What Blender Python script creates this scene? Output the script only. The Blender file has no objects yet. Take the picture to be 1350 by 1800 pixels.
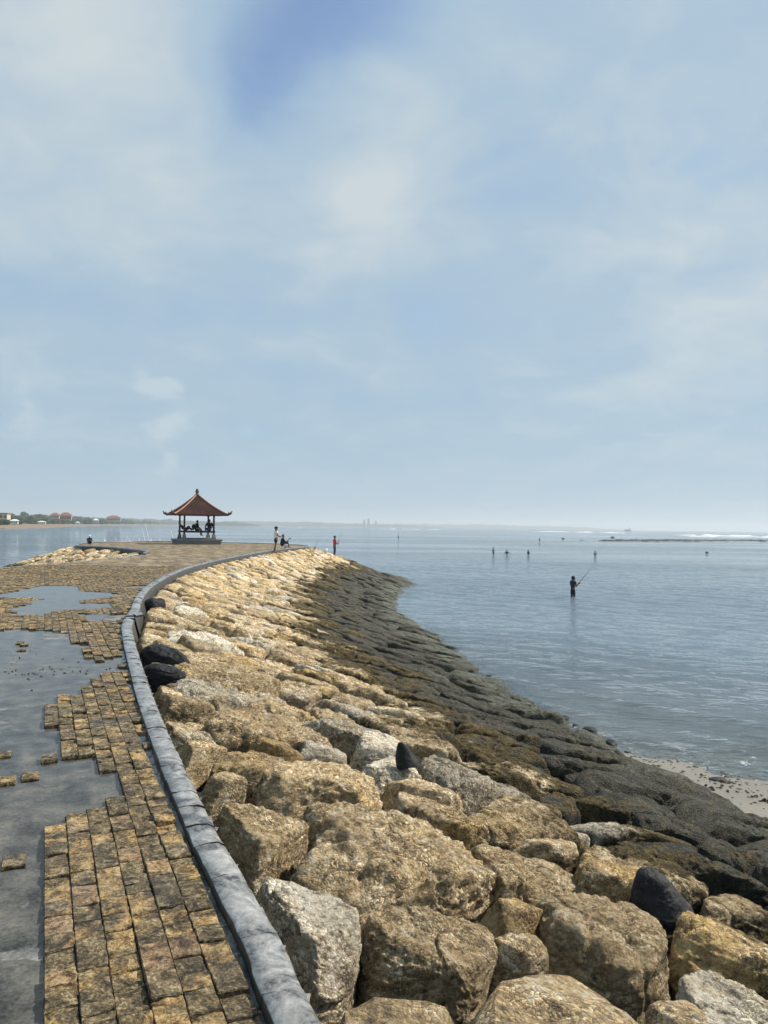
import bpy, bmesh, math, random
import numpy as np
from mathutils import Matrix, Vector

random.seed(7)
RNG = np.random.default_rng(7)
SC = bpy.context.scene
COL = SC.collection
RAD = math.radians

# ------------------------------------------------------------------ camera
EYE = Vector((0.0, 0.0, 1.65))
pitch, roll = RAD(1.09), RAD(0.75)
fwd = Vector((0, math.cos(pitch), math.sin(pitch)))
r0 = Vector((1, 0, 0)); u0 = r0.cross(fwd)
RIGHT = r0 * math.cos(roll) + u0 * math.sin(roll)
UP = -r0 * math.sin(roll) + u0 * math.cos(roll)
cam_d = bpy.data.cameras.new('camera')
cam = bpy.data.objects.new('camera', cam_d); COL.objects.link(cam)
m = Matrix((RIGHT, UP, -fwd)).transposed().to_4x4(); m.translation = EYE
cam.matrix_world = m
cam_d.sensor_fit = 'VERTICAL'; cam_d.sensor_height = 24.0
cam_d.lens = 1352.0 * 24.0 / 1800.0
cam_d.clip_start = 0.05; cam_d.clip_end = 60000
SC.camera = cam

# ------------------------------------------------------------------ light
SUN_AZ, SUN_EL = 64.0, 44.0          # degrees right of the view, above the horizon
sd = Vector((math.sin(RAD(SUN_AZ)) * math.cos(RAD(SUN_EL)), math.cos(RAD(SUN_AZ)) * math.cos(RAD(SUN_EL)), math.sin(RAD(SUN_EL))))
sun_d = bpy.data.lights.new('sun', 'SUN'); sun_d.energy = 5.0; sun_d.angle = RAD(1.5)
sun_d.color = (1.0, 0.93, 0.82)
sun = bpy.data.objects.new('sun', sun_d); COL.objects.link(sun)
sun.rotation_euler = sd.to_track_quat('Z', 'Y').to_euler(); sun.location = (30, 20, 60)

SC.view_settings.view_transform = 'Standard'; SC.view_settings.look = 'None'
SC.view_settings.gamma = 1.0; SC.view_settings.use_curve_mapping = False
SC.view_settings.exposure = 0.32


def nd(nt, typ, **kw):
    n = nt.nodes.new(typ)
    for k, v in kw.items():
        if k in ('op',):
            n.operation = v
        elif hasattr(n, k):
            setattr(n, k, v)
    return n


def setin(nt, sock, v):
    if isinstance(v, bpy.types.NodeSocket):
        nt.links.new(v, sock)
    elif v is not None:
        if hasattr(sock.default_value, '__len__') and not hasattr(v, '__len__'):
            v = (v,) * len(sock.default_value)
        if hasattr(sock.default_value, '__len__') and len(sock.default_value) == 4 and len(v) == 3:
            v = tuple(v) + (1,)
        sock.default_value = v


def mth(nt, op, a, b=None, c=None, clamp=False):
    n = nt.nodes.new('ShaderNodeMath'); n.operation = op; n.use_clamp = clamp
    for i, v in enumerate((a, b, c)):
        if v is not None:
            setin(nt, n.inputs[i], v)
    return n.outputs[0]


def vmt(nt, op, a, b=None, out=0):
    n = nt.nodes.new('ShaderNodeVectorMath'); n.operation = op
    setin(nt, n.inputs[0], a)
    if b is not None:
        setin(nt, n.inputs[1], b)
    return n.outputs['Value'] if op in ('DOT_PRODUCT', 'LENGTH', 'DISTANCE') else n.outputs[0]


def noise(nt, vec, scale, detail=4, rough=0.55, dist=0.0, color=False):
    n = nt.nodes.new('ShaderNodeTexNoise')
    setin(nt, n.inputs['Vector'], vec)
    n.inputs['Scale'].default_value = scale; n.inputs['Detail'].default_value = detail
    n.inputs['Roughness'].default_value = rough; n.inputs['Distortion'].default_value = dist
    return n.outputs['Color'] if color else n.outputs['Fac']


def voro(nt, vec, scale, feat='F1', rnd=1.0):
    n = nt.nodes.new('ShaderNodeTexVoronoi'); n.feature = feat
    setin(nt, n.inputs['Vector'], vec); n.inputs['Scale'].default_value = scale
    n.inputs['Randomness'].default_value = rnd
    return n


def mapr(nt, v, a, b, c=0.0, d=1.0, smooth=True):
    n = nt.nodes.new('ShaderNodeMapRange')
    n.interpolation_type = 'SMOOTHSTEP' if smooth else 'LINEAR'
    setin(nt, n.inputs[0], v)
    for i, x in enumerate((a, b, c, d)):
        setin(nt, n.inputs[i + 1], x)
    return n.outputs[0]


def ramp(nt, v, stops):
    n = nt.nodes.new('ShaderNodeValToRGB'); setin(nt, n.inputs[0], v)
    e = n.color_ramp.elements
    while len(e) < len(stops):
        e.new(0.5)
    for i, (p, c) in enumerate(stops):
        e[i].position = p; e[i].color = tuple(c) + (1,) if len(c) == 3 else c
    return n.outputs[0]


def mix(nt, f, a, b, blend='MIX'):
    n = nt.nodes.new('ShaderNodeMix'); n.data_type = 'RGBA'; n.blend_type = blend
    setin(nt, n.inputs[0], f); setin(nt, n.inputs[6], a); setin(nt, n.inputs[7], b)
    return n.outputs[2]


def bump(nt, h, strength, dist, normal=None):
    n = nt.nodes.new('ShaderNodeBump')
    setin(nt, n.inputs['Height'], h); n.inputs['Strength'].default_value = strength
    n.inputs['Distance'].default_value = dist
    if normal is not None:
        nt.links.new(normal, n.inputs['Normal'])
    return n.outputs[0]


# ------------------------------------------------------------------ sky
W = bpy.data.worlds.new('World'); SC.world = W; W.use_nodes = True
nt = W.node_tree; nt.nodes.clear()
sky = nd(nt, 'ShaderNodeTexSky', sky_type='NISHITA')
sky.sun_disc = False; sky.sun_elevation = RAD(SUN_EL); sky.sun_rotation = RAD(SUN_AZ)
sky.air_density = 1.0; sky.dust_density = 0.3; sky.ozone_density = 1.0; sky.altitude = 5
tc = nd(nt, 'ShaderNodeTexCoord')
D = vmt(nt, 'NORMALIZE', tc.outputs['Generated'])
sx = nd(nt, 'ShaderNodeSeparateXYZ'); nt.links.new(D, sx.inputs[0])
zc = mth(nt, 'MAXIMUM', sx.outputs[2], 0.0)
inv = mth(nt, 'DIVIDE', 1.0, mth(nt, 'ADD', zc, 0.22))
pl = vmt(nt, 'SCALE', D); pl.node.inputs['Scale'].default_value = 1; nt.links.new(inv, pl.node.inputs['Scale'])
flat = vmt(nt, 'MULTIPLY', pl, (1.0, 1.0, 0.35))
warp = vmt(nt, 'SCALE', vmt(nt, 'SUBTRACT', noise(nt, flat, 1.7, 3, color=True), (0.5, 0.5, 0.5))); warp.node.inputs['Scale'].default_value = 0.55
flatw = vmt(nt, 'ADD', flat, warp)
c1 = noise(nt, vmt(nt, 'ADD', flatw, (3.1, 1.7, 0.4)), 1.15, 5, 0.5)
c2 = noise(nt, vmt(nt, 'ADD', flatw, (9.3, 4.2, 2.2)), 2.6, 6, 0.52)


def skydir(px, py):
    v = fwd * 1352 + RIGHT * (px - 675) - UP * (py - 900)
    return tuple(v.normalized())


Dw = vmt(nt, 'NORMALIZE', vmt(nt, 'ADD', D, vmt(nt, 'MULTIPLY', warp, (0.22, 0.22, 0.22))))


def blob(px, py, deg):
    d = vmt(nt, 'DOT_PRODUCT', Dw, skydir(px, py))
    k = 1.0 / (RAD(deg) ** 2)
    return mth(nt, 'EXPONENT', mth(nt, 'MULTIPLY', mth(nt, 'SUBTRACT', d, 1.0), k))


c3 = noise(nt, vmt(nt, 'ADD', vmt(nt, 'MULTIPLY', flatw, (1.0, 1.0, 1.4)), (1.3, 7.7, 5.2)), 6.5, 6, 0.58)
dens = mth(nt, 'MULTIPLY_ADD', c1, 0.8, 0.36)
for (px, py, s, w) in ((490, 30, 2.8, -0.34), (430, 140, 2.0, -0.30), (540, 130, 2.4, -0.26), (640, 10, 2.6, -0.26), (400, 230, 1.8, -0.24), (600, 70, 2.4, -0.18), (720, 30, 2.2, -0.16), (480, 210, 1.8, -0.12),
                       (640, 380, 4.2, 0.26), (170, 160, 6.0, 0.24), (930, 190, 5.0, -0.16), (1230, 290, 4.0, -0.18), (1100, 130, 4.0, -0.10),
                       (840, 330, 2.4, -0.16), (1250, 420, 5, 0.12), (430, 560, 3.5, -0.14), (730, 570, 3.5, -0.10), (1040, 60, 4, 0.08), (880, 60, 3, 0.10)):
    dens = mth(nt, 'MULTIPLY_ADD', blob(px, py, s), w, dens)
dens = mth(nt, 'MULTIPLY_ADD', mth(nt, 'SUBTRACT', c2, 0.5), 0.55, dens)
dens = mth(nt, 'MULTIPLY_ADD', mth(nt, 'SUBTRACT', c3, 0.5), 0.30, dens)
cov = mapr(nt, dens, 0.06, 0.68)
lum = mth(nt, 'MULTIPLY_ADD', blob(640, 340, 4.2), 0.58, mth(nt, 'MULTIPLY', mth(nt, 'SUBTRACT', dens, 0.48), 0.9))
lum = mth(nt, 'MULTIPLY_ADD', blob(1260, 430, 6.0), 0.28, lum)
lum = mth(nt, 'MULTIPLY_ADD', mth(nt, 'SUBTRACT', c2, 0.5), 1.15, lum)
lum = mth(nt, 'MULTIPLY_ADD', blob(140, 180, 7.0), 0.38, lum)
lum = mth(nt, 'MULTIPLY_ADD', blob(1300, 560, 9.0), 0.25, lum)
lum = mth(nt, 'MULTIPLY_ADD', blob(1000, 60, 6.0), 0.18, lum)
lum = mth(nt, 'MULTIPLY_ADD', mth(nt, 'SUBTRACT', c3, 0.5), 0.30, lum)
ccol = ramp(nt, lum, [(0.0, (0.355, 0.500, 0.650)), (0.38, (0.415, 0.545, 0.660)), (1.0, (0.620, 0.685, 0.700))])
hz = mth(nt, 'EXPONENT', mth(nt, 'MULTIPLY', zc, -4.6))
ccol = mix(nt, mth(nt, 'MULTIPLY', hz, 0.72), ccol, (0.395, 0.53, 0.635))
cov = mth(nt, 'MAXIMUM', mth(nt, 'MULTIPLY', cov, 0.96), mth(nt, 'MULTIPLY', hz, 0.97))
cov = mth(nt, 'MAXIMUM', cov, 0.06)
# a few small bright cumulus scraps low on the left
scr = noise(nt, vmt(nt, 'MULTIPLY', D, (1, 1, 1.6)), 22, 5, 0.6)
sm = None
for (px, py, s, th) in ((250, 664, .9, .8), (295, 660, .8, .9), (285, 752, .9, .95), (290, 818, .8, .6), (410, 833, .9, .4), (1235, 625, 1.4, .45), (40, 690, 1.2, .4), (70, 745, 1.5, .4)):
    b = mth(nt, 'MULTIPLY', blob(px, py, s), th)
    sm = b if sm is None else mth(nt, 'ADD', sm, b)
scm = mapr(nt, mth(nt, 'MULTIPLY', sm, mth(nt, 'MULTIPLY_ADD', scr, 3.4, -0.95)), 0.15, 0.75, 0, 0.65)
ccol = mix(nt, scm, ccol, (0.57, 0.665, 0.71))
bgA = nd(nt, 'ShaderNodeBackground'); nt.links.new(sky.outputs[0], bgA.inputs[0]); bgA.inputs[1].default_value = 0.12
bgB = nd(nt, 'ShaderNodeBackground'); nt.links.new(ccol, bgB.inputs[0]); bgB.inputs[1].default_value = 0.82
ms = nd(nt, 'ShaderNodeMixShader'); nt.links.new(cov, ms.inputs[0]); nt.links.new(bgA.outputs[0], ms.inputs[1]); nt.links.new(bgB.outputs[0], ms.inputs[2])
wo = nd(nt, 'ShaderNodeOutputWorld'); nt.links.new(ms.outputs[0], wo.inputs[0])

# ------------------------------------------------------------------ helpers


def mat(name):
    M = bpy.data.materials.new(name); M.use_nodes = True
    n = M.node_tree; n.nodes.clear()
    out = nd(n, 'ShaderNodeOutputMaterial')
    return M, n, out


def principled(nt, out, color, rough=0.8, normal=None, spec=0.4, coat=None, metal=0.0):
    p = nd(nt, 'ShaderNodeBsdfPrincipled')
    setin(nt, p.inputs['Base Color'], color); setin(nt, p.inputs['Roughness'], rough)
    setin(nt, p.inputs['Specular IOR Level'], spec); p.inputs['Metallic'].default_value = metal
    if coat is not None:
        setin(nt, p.inputs['Coat Weight'], coat); p.inputs['Coat Roughness'].default_value = 0.12
    if normal is not None:
        nt.links.new(normal, p.inputs['Normal'])
    nt.links.new(p.outputs[0], out.inputs[0])
    return p


def wpos(nt):
    return nd(nt, 'ShaderNodeNewGeometry').outputs['Position']


def attr(nt, name):
    a = nd(nt, 'ShaderNodeAttribute'); a.attribute_name = name
    return a.outputs['Fac']


_simple = {}


def simple(name, color, rough=0.7, var=0.25, scale=12.0, bmp=0.15, spec=0.35):
    if name in _simple:
        return _simple[name]
    M, nt, out = mat(name)
    tcn = nd(nt, 'ShaderNodeTexCoord')
    n1 = noise(nt, tcn.outputs['Object'], scale, 5, 0.6)
    c = mix(nt, n1, tuple(x * (1 - var) for x in color), tuple(min(1, x * (1 + var)) for x in color))
    principled(nt, out, c, rough, bump(nt, noise(nt, tcn.outputs['Object'], scale * 4, 4), bmp, 0.01), spec)
    _simple[name] = M
    return M


def meta(o, label=None, cat=None, group=None, kind=None):
    if label: o['label'] = label
    if cat: o['category'] = cat
    if group: o['group'] = group
    if kind: o['kind'] = kind
    return o


def link(o, parent=None):
    COL.objects.link(o)
    if parent is not None:
        o.parent = parent
    return o


def empty(name, loc=(0, 0, 0), rz=0.0):
    o = bpy.data.objects.new(name, None); o.location = loc; o.rotation_euler = (0, 0, rz)
    o.empty_display_size = 0.2
    return link(o)


def mesh_np(name, V, Fc, smooth=True, attrs=None):
    """V (n,3), Fc (k,3) or (k,4) int arrays"""
    V = np.asarray(V, np.float32); Fc = np.asarray(Fc, np.int32)
    me = bpy.data.meshes.new(name)
    k = Fc.shape[1]
    me.vertices.add(len(V)); me.vertices.foreach_set('co', V.ravel())
    me.loops.add(Fc.size); me.loops.foreach_set('vertex_index', Fc.ravel())
    me.polygons.add(len(Fc))
    me.polygons.foreach_set('loop_start', np.arange(0, Fc.size, k, dtype=np.int32))
    me.polygons.foreach_set('loop_total', np.full(len(Fc), k, np.int32))
    me.polygons.foreach_set('use_smooth', np.full(len(Fc), smooth, bool))
    me.update(calc_edges=True)
    if attrs:
        for an, av in attrs.items():
            a = me.attributes.new(an, 'FLOAT', 'POINT'); a.data.foreach_set('value', np.asarray(av, np.float32))
    return me


def obj(name, me, material, parent=None, loc=(0, 0, 0)):
    o = bpy.data.objects.new(name, me)
    if material is not None and len(me.materials) == 0:
        me.materials.append(material)
    o.location = loc
    return link(o, parent)


class MB:
    """collects simple shapes into one mesh"""
    def __init__(s):
        s.v = []; s.f = []

    def add(s, vs, fs):
        o = len(s.v); s.v += [tuple(v) for v in vs]; s.f += [tuple(i + o for i in f) for f in fs]; return s

    def box(s, c, d, rz=0.0, top=1.0):
        x, y, z = (k / 2 for k in d); vs = []
        for zz, t in ((-z, 1.0), (z, top)):
            for a, b in ((-1, -1), (1, -1), (1, 1), (-1, 1)):
                px, py = a * x * t, b * y * t
                vs.append((c[0] + px * math.cos(rz) - py * math.sin(rz), c[1] + px * math.sin(rz) + py * math.cos(rz), c[2] + zz))
        return s.add(vs, [(3, 2, 1, 0), (4, 5, 6, 7), (0, 1, 5, 4), (1, 2, 6, 5), (2, 3, 7, 6), (3, 0, 4, 7)])

    def tube(s, pts, rad, n=8):
        pts = [Vector(p) for p in pts]; rings = []
        if not hasattr(rad, '__len__'): rad = [rad] * len(pts)
        for i, p in enumerate(pts):
            d = (pts[min(i + 1, len(pts) - 1)] - pts[max(i - 1, 0)]).normalized()
            a = d.cross(Vector((0, 0, 1)) if abs(d.z) < 0.9 else Vector((1, 0, 0))).normalized(); b = d.cross(a)
            rings.append([p + (a * math.cos(t) + b * math.sin(t)) * rad[i] for t in [2 * math.pi * k / n for k in range(n)]])
        vs = [v for r in rings for v in r]; fs = []
        for i in range(len(pts) - 1):
            for k in range(n):
                fs.append((i * n + k, i * n + (k + 1) % n, (i + 1) * n + (k + 1) % n, (i + 1) * n + k))
        fs.append(tuple(range(n))[::-1]); fs.append(tuple((len(pts) - 1) * n + k for k in range(n)))
        return s.add(vs, fs)

    def lathe(s, prof, c=(0, 0, 0), n=16):
        vs = []; fs = []
        for r, z in prof:
            for k in range(n):
                t = 2 * math.pi * k / n; vs.append((c[0] + r * math.cos(t), c[1] + r * math.sin(t), c[2] + z))
        for i in range(len(prof) - 1):
            for k in range(n):
                fs.append((i * n + k, i * n + (k + 1) % n, (i + 1) * n + (k + 1) % n, (i + 1) * n + k))
        fs.append(tuple(range(n))[::-1]); fs.append(tuple((len(prof) - 1) * n + k for k in range(n)))
        return s.add(vs, fs)

    def build(s, name, material, parent=None, smooth=False, loc=(0, 0, 0)):
        me = bpy.data.meshes.new(name); me.from_pydata(s.v, [], s.f); me.update()
        if smooth:
            me.polygons.foreach_set('use_smooth', [True] * len(me.polygons))
        return obj(name, me, material, parent, loc)


def _hash(ix, iy, iz, seed):
    h = (ix.astype(np.uint32) * np.uint32(374761393) + iy.astype(np.uint32) * np.uint32(668265263)
         + iz.astype(np.uint32) * np.uint32(2147483647) + np.uint32((seed * 1274126177) & 0xffffffff))
    h = (h ^ (h >> np.uint32(13))) * np.uint32(1274126177)
    h = (h ^ (h >> np.uint32(16))) * np.uint32(2246822519)
    return ((h ^ (h >> np.uint32(15))) & np.uint32(0xffffff)).astype(np.float64) / float(0xffffff)


def vnoise(P, seed=0):
    P = np.asarray(P, float); i = np.floor(P).astype(np.int64); f = P - i
    f = f * f * f * (f * (f * 6 - 15) + 10); r = 0
    for dx in (0, 1):
        wx = f[:, 0] if dx else 1 - f[:, 0]
        for dy in (0, 1):
            wy = f[:, 1] if dy else 1 - f[:, 1]
            for dz in (0, 1):
                wz = f[:, 2] if dz else 1 - f[:, 2]
                r = r + wx * wy * wz * _hash(i[:, 0] + dx, i[:, 1] + dy, i[:, 2] + dz, seed)
    return r * 2 - 1


def fbm(P, octv=4, seed=0, gain=0.5, ridged=False):
    a = 1.0; s = 0; t = 0; P = np.array(P, float)
    for o in range(octv):
        n = vnoise(P, seed + o * 17)
        s = s + a * ((1 - 2 * np.abs(n)) if ridged else n); t += a
        a *= gain; P = P * 2.03 + 11.7
    return s / t


_ico = {}


def ico(sub):
    if sub not in _ico:
        bm = bmesh.new(); bmesh.ops.create_icosphere(bm, subdivisions=sub, radius=1.0)
        V = np.array([v.co[:] for v in bm.verts]); F = np.array([[v.index for v in f.verts] for f in bm.faces]); bm.free()
        _ico[sub] = (V, F)
    return _ico[sub]


def catmull(P, n=20):
    P = np.asarray(P, float); P = np.vstack([2 * P[0] - P[1], P, 2 * P[-1] - P[-2]]); out = []
    for i in range(1, len(P) - 2):
        a, b, c, d = P[i - 1:i + 3]
        for t in np.linspace(0, 1, n, endpoint=False):
            out.append(.5 * ((2 * b) + (-a + c) * t + (2 * a - 5 * b + 4 * c - d) * t * t + (-a + 3 * b - 3 * c + d) * t ** 3))
    out.append(P[-2]); return np.array(out)


def resample(P, step):
    s = np.r_[0, np.cumsum(np.hypot(*np.diff(P, axis=0).T))]; n = max(2, int(s[-1] / step))
    t = np.linspace(0, s[-1], n); return np.c_[np.interp(t, s, P[:, 0]), np.interp(t, s, P[:, 1])], t


def inpoly(pts, poly):
    pts = np.atleast_2d(pts); x, y = pts[:, 0], pts[:, 1]; c = np.zeros(len(pts), bool); n = len(poly)
    for i in range(n):
        (x1, y1), (x2, y2) = poly[i], poly[(i + 1) % n]
        if y1 == y2: continue
        c ^= ((y1 > y) != (y2 > y)) & (x < (x2 - x1) * (y - y1) / (y2 - y1) + x1)
    return c


# ------------------------------------------------------------------ layout of the place (metres; path top z = 0)
SEA = -2.75
KR = [(2.07, -3.05), (0.88, -.3), (-.32, 2.45), (-.5, 2.91), (-.98, 3.97), (-1.73, 5.77), (-2.45, 7.61), (-3.58, 10.63),
      (-4.15, 12.3), (-4.65, 14.2), (-5.27, 16.4), (-5.98, 19.4), (-6.74, 23.8), (-7.3, 28.8), (-7.55, 34.8), (-7.45, 43),
      (-7.12, 49.6), (-6.4, 55.5), (-5.9, 60), (-6.6, 64), (-9, 67.5), (-13, 70), (-18, 70.5)]
KL = [(-18, 70.5), (-22, 68.5), (-23.8, 64), (-23, 58.5), (-21.5, 54.5), (-20.2, 52.8), (-18, 51.2), (-15.2, 47.6), (-13.7, 45.0),
      (-12.9, 42.0), (-12.4, 39), (-12.8, 34), (-13.5, 28), (-14, 20), (-14.5, 5), (-14.8, -3)]
KR = [(x * 1.0255, y * 1.0255 if y < 60 else y) for x, y in KR]
CR, SR = resample(catmull(KR), 0.05)
CL, SL = resample(catmull(KL), 0.1)
PATH_POLY = [tuple(p) for p in np.vstack([CR[::6], CL[::4]])]
ALLK = np.vstack([CR[::4], CL[::2]])


def kdist(x, y):
    x = np.atleast_1d(x); y = np.atleast_1d(y); r = np.empty(len(x))
    for i in range(0, len(x), 2000):
        r[i:i + 2000] = np.hypot(ALLK[None, :, 0] - x[i:i + 2000, None], ALLK[None, :, 1] - y[i:i + 2000, None]).min(1)
    return r


def width_at(y):
    return np.interp(y, [0, 18, 30, 42, 70], [9.0, 9.05, 9.2, 7.8, 7.6])


def slope_z(x, y):
    d = np.maximum(kdist(x, y) - .2, 0)
    return -0.2 - 2.55 * d / width_at(y)


NR = np.gradient(CR, axis=0); NR = NR / np.hypot(NR[:, 0], NR[:, 1])[:, None]
NR = np.c_[NR[:, 1], -NR[:, 0]]                      # outward (seaward) normal of the right kerb


def sd2xy(s, d):
    k = np.clip(np.interp(s, SR, np.arange(len(SR))), 0, len(SR) - 1)
    i = np.floor(k).astype(int); j = np.minimum(i + 1, len(SR) - 1); f = (k - i)[:, None]
    p = CR[i] * (1 - f) + CR[j] * f; n = NR[i] * (1 - f) + NR[j] * f
    return p + n * np.asarray(d)[:, None]


def xy2sd(x, y):
    r = []
    for a, b in zip(np.atleast_1d(x), np.atleast_1d(y)):
        k = np.argmin(np.hypot(CR[:, 0] - a, CR[:, 1] - b)); r.append((SR[k], (np.array((a, b)) - CR[k]) @ NR[k]))
    return np.array(r)


# ------------------------------------------------------------------ stone materials
def rock_material():
    M, nt, out = mat('limestone_boulder')
    P = wpos(nt); tone = attr(nt, 'tone')
    off = nd(nt, 'ShaderNodeCombineXYZ'); nt.links.new(mth(nt, 'MULTIPLY', tone, 37.0), off.inputs[0]); nt.links.new(mth(nt, 'MULTIPLY', tone, 91.0), off.inputs[1])
    Q = vmt(nt, 'ADD', P, off.outputs[0])
    A = noise(nt, Q, 1.5, 4, 0.5)
    B = noise(nt, Q, 7.0, 8, 0.66, 0.15)
    Cn = noise(nt, vmt(nt, 'MULTIPLY', Q, (1.0, 1.0, 1.7)), 28.0, 7, 0.66, 0.0)
    vo = voro(nt, vmt(nt, 'ADD', Q, vmt(nt, 'SCALE', noise(nt, Q, 14, 3, color=True))), 26.0)
    clast = mapr(nt, nd(nt, 'ShaderNodeSeparateColor').outputs[0], 0.72, 0.9)
    sep = clast.node.inputs[0].links[0].from_node; nt.links.new(vo.outputs['Color'], sep.inputs[0])
    clast = mth(nt, 'MULTIPLY', clast, mapr(nt, vo.outputs['Distance'], 0.45, 0.25))
    mixBC = mth(nt, 'MULTIPLY_ADD', Cn, 0.95, mth(nt, 'MULTIPLY_ADD', B, 0.85, -0.345))
    base = ramp(nt, mixBC, [(0.32, (0.055, 0.033, 0.014)), (0.43, (0.255, 0.165, 0.070)), (0.54, (0.49, 0.34, 0.158)), (0.65, (0.69, 0.55, 0.35)), (0.77, (0.84, 0.755, 0.60))])
    gold = ramp(nt, mixBC, [(0.32, (0.055, 0.028, 0.008)), (0.44, (0.28, 0.16, 0.045)), (0.56, (0.54, 0.345, 0.11)), (0.76, (0.75, 0.56, 0.26))])
    whit = ramp(nt, mixBC, [(0.30, (0.08, 0.064, 0.042)), (0.42, (0.36, 0.30, 0.215)), (0.54, (0.64, 0.57, 0.45)), (0.75, (0.84, 0.79, 0.68))])
    col = mix(nt, mapr(nt, mth(nt, 'ADD', A, mth(nt, 'MULTIPLY', mth(nt, 'SUBTRACT', tone, 0.5), -0.5)), 0.56, 0.78), base, gold)
    wf = mapr(nt, mth(nt, 'MULTIPLY_ADD', mth(nt, 'SUBTRACT', A, 0.5), 0.5, tone), 0.76, 0.95)
    col = mix(nt, wf, col, whit)
    Qw = vmt(nt, 'ADD', Q, vmt(nt, 'MULTIPLY', noise(nt, Q, 22, 3, color=True), (0.05, 0.05, 0.05)))
    v1 = voro(nt, Qw, 30.0); e1 = voro(nt, Qw, 30.0, 'DISTANCE_TO_EDGE').outputs['Distance']
    sc1 = nd(nt, 'ShaderNodeSeparateColor'); nt.links.new(v1.outputs['Color'], sc1.inputs[0])
    patch = mapr(nt, noise(nt, vmt(nt, 'ADD', Q, (2, 9, 4)), 2.6, 5, 0.6), 0.38, 0.62)
    col = mix(nt, mth(nt, 'MULTIPLY', patch, 0.9), col, mix(nt, 1.0, col, mix(nt, sc1.outputs[0], (0.42, 0.39, 0.35), (1.65, 1.65, 1.65)), 'MULTIPLY'))
    seam = mth(nt, 'MULTIPLY', mapr(nt, e1, 0.09, 0.02), patch)
    col = mix(nt, mth(nt, 'MULTIPLY', seam, 0.75), col, (0.045, 0.030, 0.016))
    col = mix(nt, mth(nt, 'MULTIPLY', clast, 0.5), col, (0.74, 0.67, 0.54))
    moss = mapr(nt, noise(nt, vmt(nt, 'ADD', Q, (5, 2, 8)), 3.2, 6, 0.62), 0.55, 0.70)
    col = mix(nt, mth(nt, 'MULTIPLY', moss, 0.42), col, mix(nt, Cn, (0.035, 0.028, 0.012), (0.17, 0.125, 0.055)))
    pits = mapr(nt, mth(nt, 'MULTIPLY_ADD', noise(nt, Q, 55, 5, 0.72), 0.6, mth(nt, 'MULTIPLY', B, 0.4)), 0.445, 0.37)
    col = mix(nt, mth(nt, 'MULTIPLY', pits, 0.6), col, (0.03, 0.022, 0.014))
    col = mix(nt, mapr(nt, noise(nt, Q, 150, 4, 0.7), 0.36, 0.68, 0.0, 0.34), col, mix(nt, 0.5, col, (0.95, 0.88, 0.75)))
    fr1 = mth(nt, 'FRACT', mth(nt, 'MULTIPLY', tone, 17.3)); fr2 = mth(nt, 'FRACT', mth(nt, 'MULTIPLY', tone, 41.9))
    col = mix(nt, 1.0, col, mix(nt, fr1, (1.12, 1.10, 1.06), (1.72, 1.70, 1.66)), 'MULTIPLY')
    col = mix(nt, mapr(nt, fr2, 0.75, 1.0, 0.0, 0.35), col, mix(nt, Cn, (0.10, 0.07, 0.035), (0.36, 0.27, 0.16)))
    # growth of the tide zone
    sz = nd(nt, 'ShaderNodeSeparateXYZ'); nt.links.new(P, sz.inputs[0])
    zz = mth(nt, 'MULTIPLY_ADD', mth(nt, 'SUBTRACT', noise(nt, P, 0.55, 5, 0.6), 0.5), 1.7, sz.outputs[2])
    zz = mth(nt, 'MULTIPLY_ADD', mth(nt, 'SUBTRACT', B, 0.5), 0.6, zz)
    zz = mth(nt, 'MULTIPLY_ADD', mth(nt, 'SUBTRACT', tone, 0.5), 0.45, zz)
    olive = ramp(nt, mixBC, [(0.36, (0.016, 0.012, 0.005)), (0.54, (0.090, 0.064, 0.020)), (0.72, (0.25, 0.175, 0.06))])
    dark = ramp(nt, mixBC, [(0.32, (0.009, 0.008, 0.005)), (0.50, (0.036, 0.033, 0.021)), (0.66, (0.088, 0.080, 0.047)), (0.80, (0.26, 0.21, 0.11))])
    low = ramp(nt, mixBC, [(0.38, (0.02, 0.022, 0.014)), (0.52, (0.085, 0.092, 0.062)), (0.7, (0.22, 0.22, 0.155))])
    col = mix(nt, mapr(nt, zz, -1.02, -1.30), col, olive)
    f2 = mapr(nt, zz, -1.42, -1.72)
    gp = mapr(nt, noise(nt, vmt(nt, 'ADD', P, (7, 1, 3)), 1.3, 6, 0.65), 0.54, 0.68)
    dark = mix(nt, mth(nt, 'MULTIPLY', gp, 0.6), dark, olive)
    col = mix(nt, f2, col, dark)
    col = mix(nt, mapr(nt, zz, -2.25, -2.6), col, low)
    h = mth(nt, 'MULTIPLY_ADD', Cn, 0.35, B)
    n1 = bump(nt, Cn, 1.0, 0.045, bump(nt, h, 1.0, 0.075))
    crk = voro(nt, vmt(nt, 'MULTIPLY', vmt(nt, 'ADD', Q, vmt(nt, 'SCALE', noise(nt, Q, 6, 3, color=True))), (1, 1, 1.8)), 7.0, 'DISTANCE_TO_EDGE')
    n2 = bump(nt, mapr(nt, crk.outputs['Distance'], 0.0, 0.12), 0.22, 0.03, n1)
    n3 = bump(nt, noise(nt, Q, 75, 4, 0.65), 0.6, 0.014, bump(nt, mth(nt, 'MULTIPLY', mapr(nt, e1, 0.0, 0.3), patch), 0.7, 0.02, n2))
    rough = mth(nt, 'MULTIPLY_ADD', f2, -0.30, 0.86)
    principled(nt, out, col, rough, n3, 0.35)
    return M


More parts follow.
